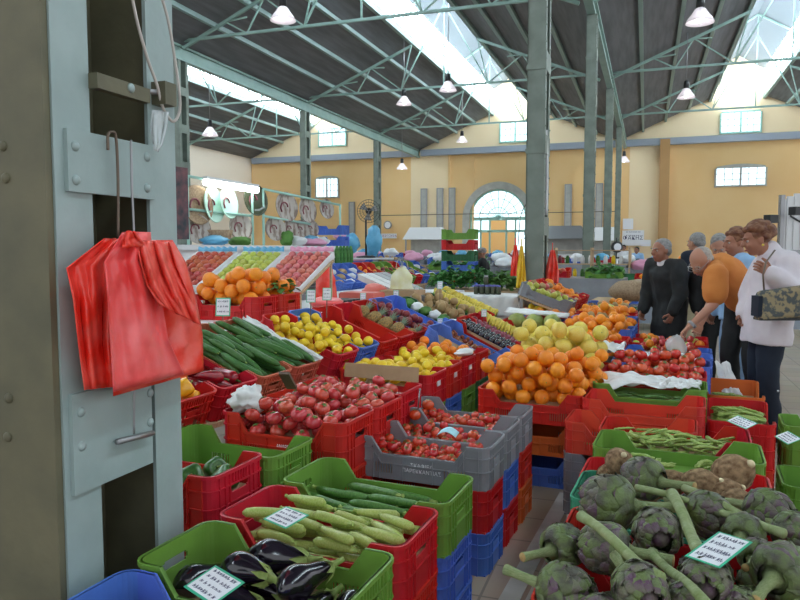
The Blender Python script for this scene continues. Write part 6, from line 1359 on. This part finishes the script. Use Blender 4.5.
    for s1 in (-1, 1):
        q = MB(); q.ell(T @ V((s1*.031, .0735, .012)), .0100*s_, 12, 8); o = q.build('eye', M['eyew'], root); q = MB(); q.ell(T @ V((s1*.031, .0808, .011)), .0056*s_, 8, 6); q.build('iris', M['wire'], o)
        q = MB(); q.tube([T @ V((s1*.014, .093, .034)), T @ V((s1*.032, .094, .038)), T @ V((s1*.050, .082, .034))], [.0035, .0045, .003], 6); q.build('eyebrow', M[hair], root)
    q = MB(); q.tube([T @ V((-.024, .088, -.053)), T @ V((0, .0985, -.052)), T @ V((.024, .088, -.053))], [.003, .006, .003], 6); q.build('lips', M['lip'], root)
    if glasses:
        q = MB()
        for s1 in (-1, 1):
            q.tube([T @ V((s1*.032+.024*cos(a), .106, .010+.018*sin(a))) for a in np.linspace(0, 2*pi, 17)], .0022, 5); q.tube([T @ V((s1*.056, .104, .014)), T @ V((s1*.076, .05, .016)), T @ V((s1*.079, -.02, .012))], .003, 5)
        q.tube([T @ V((-.008, .108, .012)), T @ V((.008, .108, .012))], .002, 5); q.build('glasses', M['steelgrey'], root)
    return root, T
def standing(x, y, face, h, lean=0., arm=(.0, .0)):
    """joints of a standing figure; face = heading angle of its forward direction"""
    f = V((cos(face), sin(face), 0)); r = V((f.y, -f.x, 0)); o = V((x, y, 0)); k = h/1.75; Z = V((0, 0, 1))
    J = dict(pelvis=o+Z*.95*k, chest=o+Z*1.28*k+f*lean*.6, neck=o+Z*1.47*k+f*lean, head=o+Z*1.615*k+f*(lean+.03), look=f-Z*.15, fwd=f)
    for s_, q in (('L', -1), ('R', 1)):
        J['sh'+s_] = o+Z*1.42*k+f*lean*.9+r*q*.185*k; J['el'+s_] = o+Z*1.13*k+f*(lean*.6+.02)+r*q*.23*k; J['wr'+s_] = o+Z*.89*k+f*(lean*.4+.12)+r*q*.21*k
        J['hip'+s_] = o+Z*.90*k+r*q*.09*k; J['kn'+s_] = o+Z*.49*k+r*q*.10*k+f*.03; J['an'+s_] = o+Z*.08+r*q*.10*k-f*.02
    return J
LFT = YAW+pi                       # heading of image-left
def head_to(J, px, py, d):         # move the upper body so that the head is at a given place
    p = pd(px, py, d); dlt = p-J['head']
    for k, w in dict(head=1, neck=.9, chest=.5, shL=.75, shR=.75, elL=.6, elR=.6, wrL=.5, wrR=.5).items(): J[k] = J[k]+dlt*w
# man in the black suit
p = pd(672, 250, 7.15); J = standing(p.x, p.y+.05, LFT+.45, 1.62); head_to(J, 661, 251, 7.1); J['look'] = V((cos(LFT+.35), sin(LFT+.35), -.12))
person((p.x, p.y), J, [('trousers', 'suit'), ('collar', 'shirt'), ('coat', 'suit'), ('shoes', 'suit')], 'grey-haired person in a long black coat and white collar looking left', 'short', 'skin_dark', 'hairgrey')
# man in the dark jacket, seen from behind
p = pd(696, 250, 8.3); J = standing(p.x, p.y, LFT-1.0, 1.70); head_to(J, 696, 243, 8.3)
pr, T = person((p.x, p.y), J, [('trousers', 'khaki'), ('jacket', 'navy'), ('shoes', 'suit')], 'person in a dark jacket seen from behind, between the coat and the orange shirt', 'short', 'skin', 'hairgrey')
q = MB(); c = pd(685, 269, 8.0)-V((p.x, p.y, 0)); q.box(-.035, .035, -.008, .008, -.03, .03, Matrix.Translation(c) @ Matrix.Rotation(YAW, 4, 'Z')); q.build('jacket_patch', M['card'], pr)
# grey head looking down behind the orange shirt
p = pd(722, 250, 7.0); J = standing(p.x, p.y, LFT+1.1, 1.64, .1); head_to(J, 719, 247, 6.9); J['look'] = V((cos(LFT+1.1), sin(LFT+1.1), -.7))
person((p.x, p.y), J, [('trousers', 'suit'), ('jacket', 'suit'), ('shoes', 'suit')], 'grey-haired person looking down behind the orange shirt', 'short', 'skin', 'hairgrey')
# bent man in the orange shirt
D = 5.75; fc = LFT+.5; f = V((cos(fc), sin(fc), 0)); r_ = V((f.y, -f.x, 0))
pel = pd(747, 290, D+.12); pel.z = .98
J = dict(pelvis=pel, chest=pd(727, 275, D), neck=pd(714, 264, D-.05), head=pd(701, 262, D-.1), look=f*.75+V((0, 0, -.75)), up=f*.6+V((0, 0, .8)), fwd=f)
J['shL'] = pd(716, 275, D-.25); J['shR'] = pd(716, 265, D+.12); J['elL'] = pd(714, 304, D-.32); J['wrL'] = pd(689, 327, D-.30); J['elR'] = pd(712, 300, D+.15); J['wrR'] = pd(700, 325, D+.05)
J['palmL'] = V((0, 0, -1))+f*.3
for s_, q in (('L', -1), ('R', 1)): J['hip'+s_] = pel+r_*q*.09-V((0, 0, .05)); J['kn'+s_] = V((pel.x, pel.y, .50))+r_*q*.10+f*.06; J['an'+s_] = V((pel.x, pel.y, .08))+r_*q*.11-f*.03
pr, T = person((pel.x, pel.y), J, [('trousers', 'suit'), ('tshirt', 'tshirt'), ('shoes', 'suit')], 'bent person in an orange shirt with glasses reaching over the blue crate', 'receding', 'skin', 'hairwhite', True, .98)
w_ = J['wrL'].lerp(J['elL'], .12)-V((pel.x, pel.y, 0)); dd = (J['wrL']-J['elL']).normalized(); q = MB(); q.tube([w_-dd*.012, w_+dd*.012], .036, 14); q.build('wristwatch', M['steelgrey'], pr)
hp = J['wrL']+dd*.10; blob('produce_bag', hp+V((-.02, 0, -.11)), (.075, .06, .12), M['clearbag'], 'clear plastic bag of greens held in the reaching hand', 'bag', 40, .25)
blob('green_vegetable', hp+V((-.02, 0, -.15)), (.05, .045, .055), M['apple'+'green'], 'pale green vegetable inside the held clear bag', 'vegetable', 41, .1)
# woman in the white fleece
D = 5.1; fc = LFT-.15; f = V((cos(fc), sin(fc), 0)); r_ = V((f.y, -f.x, 0)); pel = pd(767, 335, D); pel.z = .86
J = dict(pelvis=pel, chest=pd(776, 283, D), neck=pd(770, 256, D), head=pd(757, 240, D), look=f+V((0, 0, -.30)), fwd=f)
J['shL'] = pd(787, 263, D-.16); J['shR'] = pd(768, 264, D+.14); J['elL'] = pd(794, 291, D-.22); J['wrL'] = pd(770, 272, D-.26); J['dirL'] = pd(757, 265, D-.27)-pd(770, 272, D-.26); J['elR'] = pd(752, 292, D+.2); J['wrR'] = pd(745, 315, D+.12)
for s_, q in (('L', -1), ('R', 1)): J['hip'+s_] = pel+r_*q*.085-V((0, 0, .05)); J['kn'+s_] = V((pel.x, pel.y, .46))+r_*q*.09+f*.02; J['an'+s_] = V((pel.x, pel.y, .08))+r_*q*.09-f*.03
pr, T = person((pel.x, pel.y), J, [('trousers', 'navy'), ('fleece_jacket', 'fleece'), ('shoes', 'suit')], 'person with curly auburn hair in a white fleece and navy trousers at the right edge', 'curly', 'skin_dark', 'hairred', False, .98)
for py in (347, 391):
    c = pd(778, py, D-.165)-V((pel.x, pel.y, 0)); q = MB(); q.ell(c, .008, 10, 6); q.build('trouser_button', M['card'], pr)
q = MB(); c = T @ V((-.080, -.005, -.04)); q.ell(c, .009, 8, 6); q.build('earring', M['banana'], pr)
t = MB(); c = pd(783, 303, D-.33); t.hexa([(-.19, -.06, -.11), (.19, -.06, -.10), (.19, .06, -.10), (-.19, .06, -.11), (-.18, -.035, .09), (.18, -.035, .12), (.18, .035, .12), (-.18, .035, .09)]); t.xf(Matrix.Rotation(-.05, 4, 'Y')); hb = t.build('handbag', M['tapestry'], None, c, (0, 0, YAW)); bevel(hb, .03); tag(hb, 'patterned tapestry handbag on the shoulder of the white fleece', 'handbag')
t = MB(); t.box(-.192, -.165, -.05, .05, -.09, .05); o = t.build('dark_end', M['navy'], hb); t = MB(); t.box(-.175, .175, -.05, .05, -.116, -.10); t.build('base_trim', M['black'], hb)
pp = [pd(764, 290, D-.36), pd(763, 275, D-.40), pd(766, 262, D-.36), pd(775, 250, D-.28)]; t = MB(); t.tube([q_-c for q_ in pp], [(.006, .003)]*4, 6); t.xf(Matrix.Rotation(-YAW, 4, 'Z')); t.build('strap', M['wire'], hb)
# pale denim figure hidden behind the two
p = pd(738, 300, 6.4); J = standing(p.x, p.y, LFT+.1, 1.56); head_to(J, 735, 243, 6.4)
person((p.x, p.y), J, [('trousers', 'denim'), ('jacket', 'bluecloth'), ('shoes', 'suit')], 'dark-haired person in pale denim mostly hidden behind the white fleece', 'curly', 'skin_dark', 'hairred')
# man with the cap at the back
p = pd(484, 256, 13.5); J = standing(p.x, p.y, LFT, 1.5, .12); head_to(J, 481, 254, 13.5)
person((p.x, p.y), J, [('trousers', 'suit'), ('jacket', 'suit'), ('shoes', 'suit')], 'person in a grey cap and black jacket bending beside the tall crate stack', 'cap', 'skin_dark', 'hairgrey')
# far visitors
for px, py, d, h, top, lab in ((637, 252, 24, 1.5, 'bluecloth', 'small distant person in a pale blue shirt below the wall sign'), (624, 251, 27, 1.6, 'shirt', 'distant person in white behind the far counter')):
    p = pd(px, 250, d); J = standing(p.x, p.y, LFT+.9, h); person((p.x, p.y), J, [('trousers', 'suit'), ('jacket', top), ('shoes', 'suit')], lab, 'short', 'skin_dark', 'suit')
# ------------------------------------------------------------------ light and camera
wd = bpy.data.worlds.new('World'); scene.world = wd; wd.use_nodes = True
wd.node_tree.nodes['Background'].inputs[0].default_value = (.90, .95, 1.0, 1); wd.node_tree.nodes['Background'].inputs[1].default_value = .85
cam = bpy.data.cameras.new('camera'); cam.sensor_width = 36; cam.lens = F/800*36; cam.clip_start = .05; cam.clip_end = 200
co = bpy.data.objects.new('camera', cam); COL.objects.link(co); co.location = (0, 0, CH); co.rotation_euler = (pi/2-PITCH, 0, YAW); scene.camera = co
vs = scene.view_settings; scene.display_settings.display_device = 'sRGB'; vs.view_transform = 'Standard'; vs.look = 'None'; vs.gamma = 1; vs.use_curve_mapping = False; vs.exposure = .42
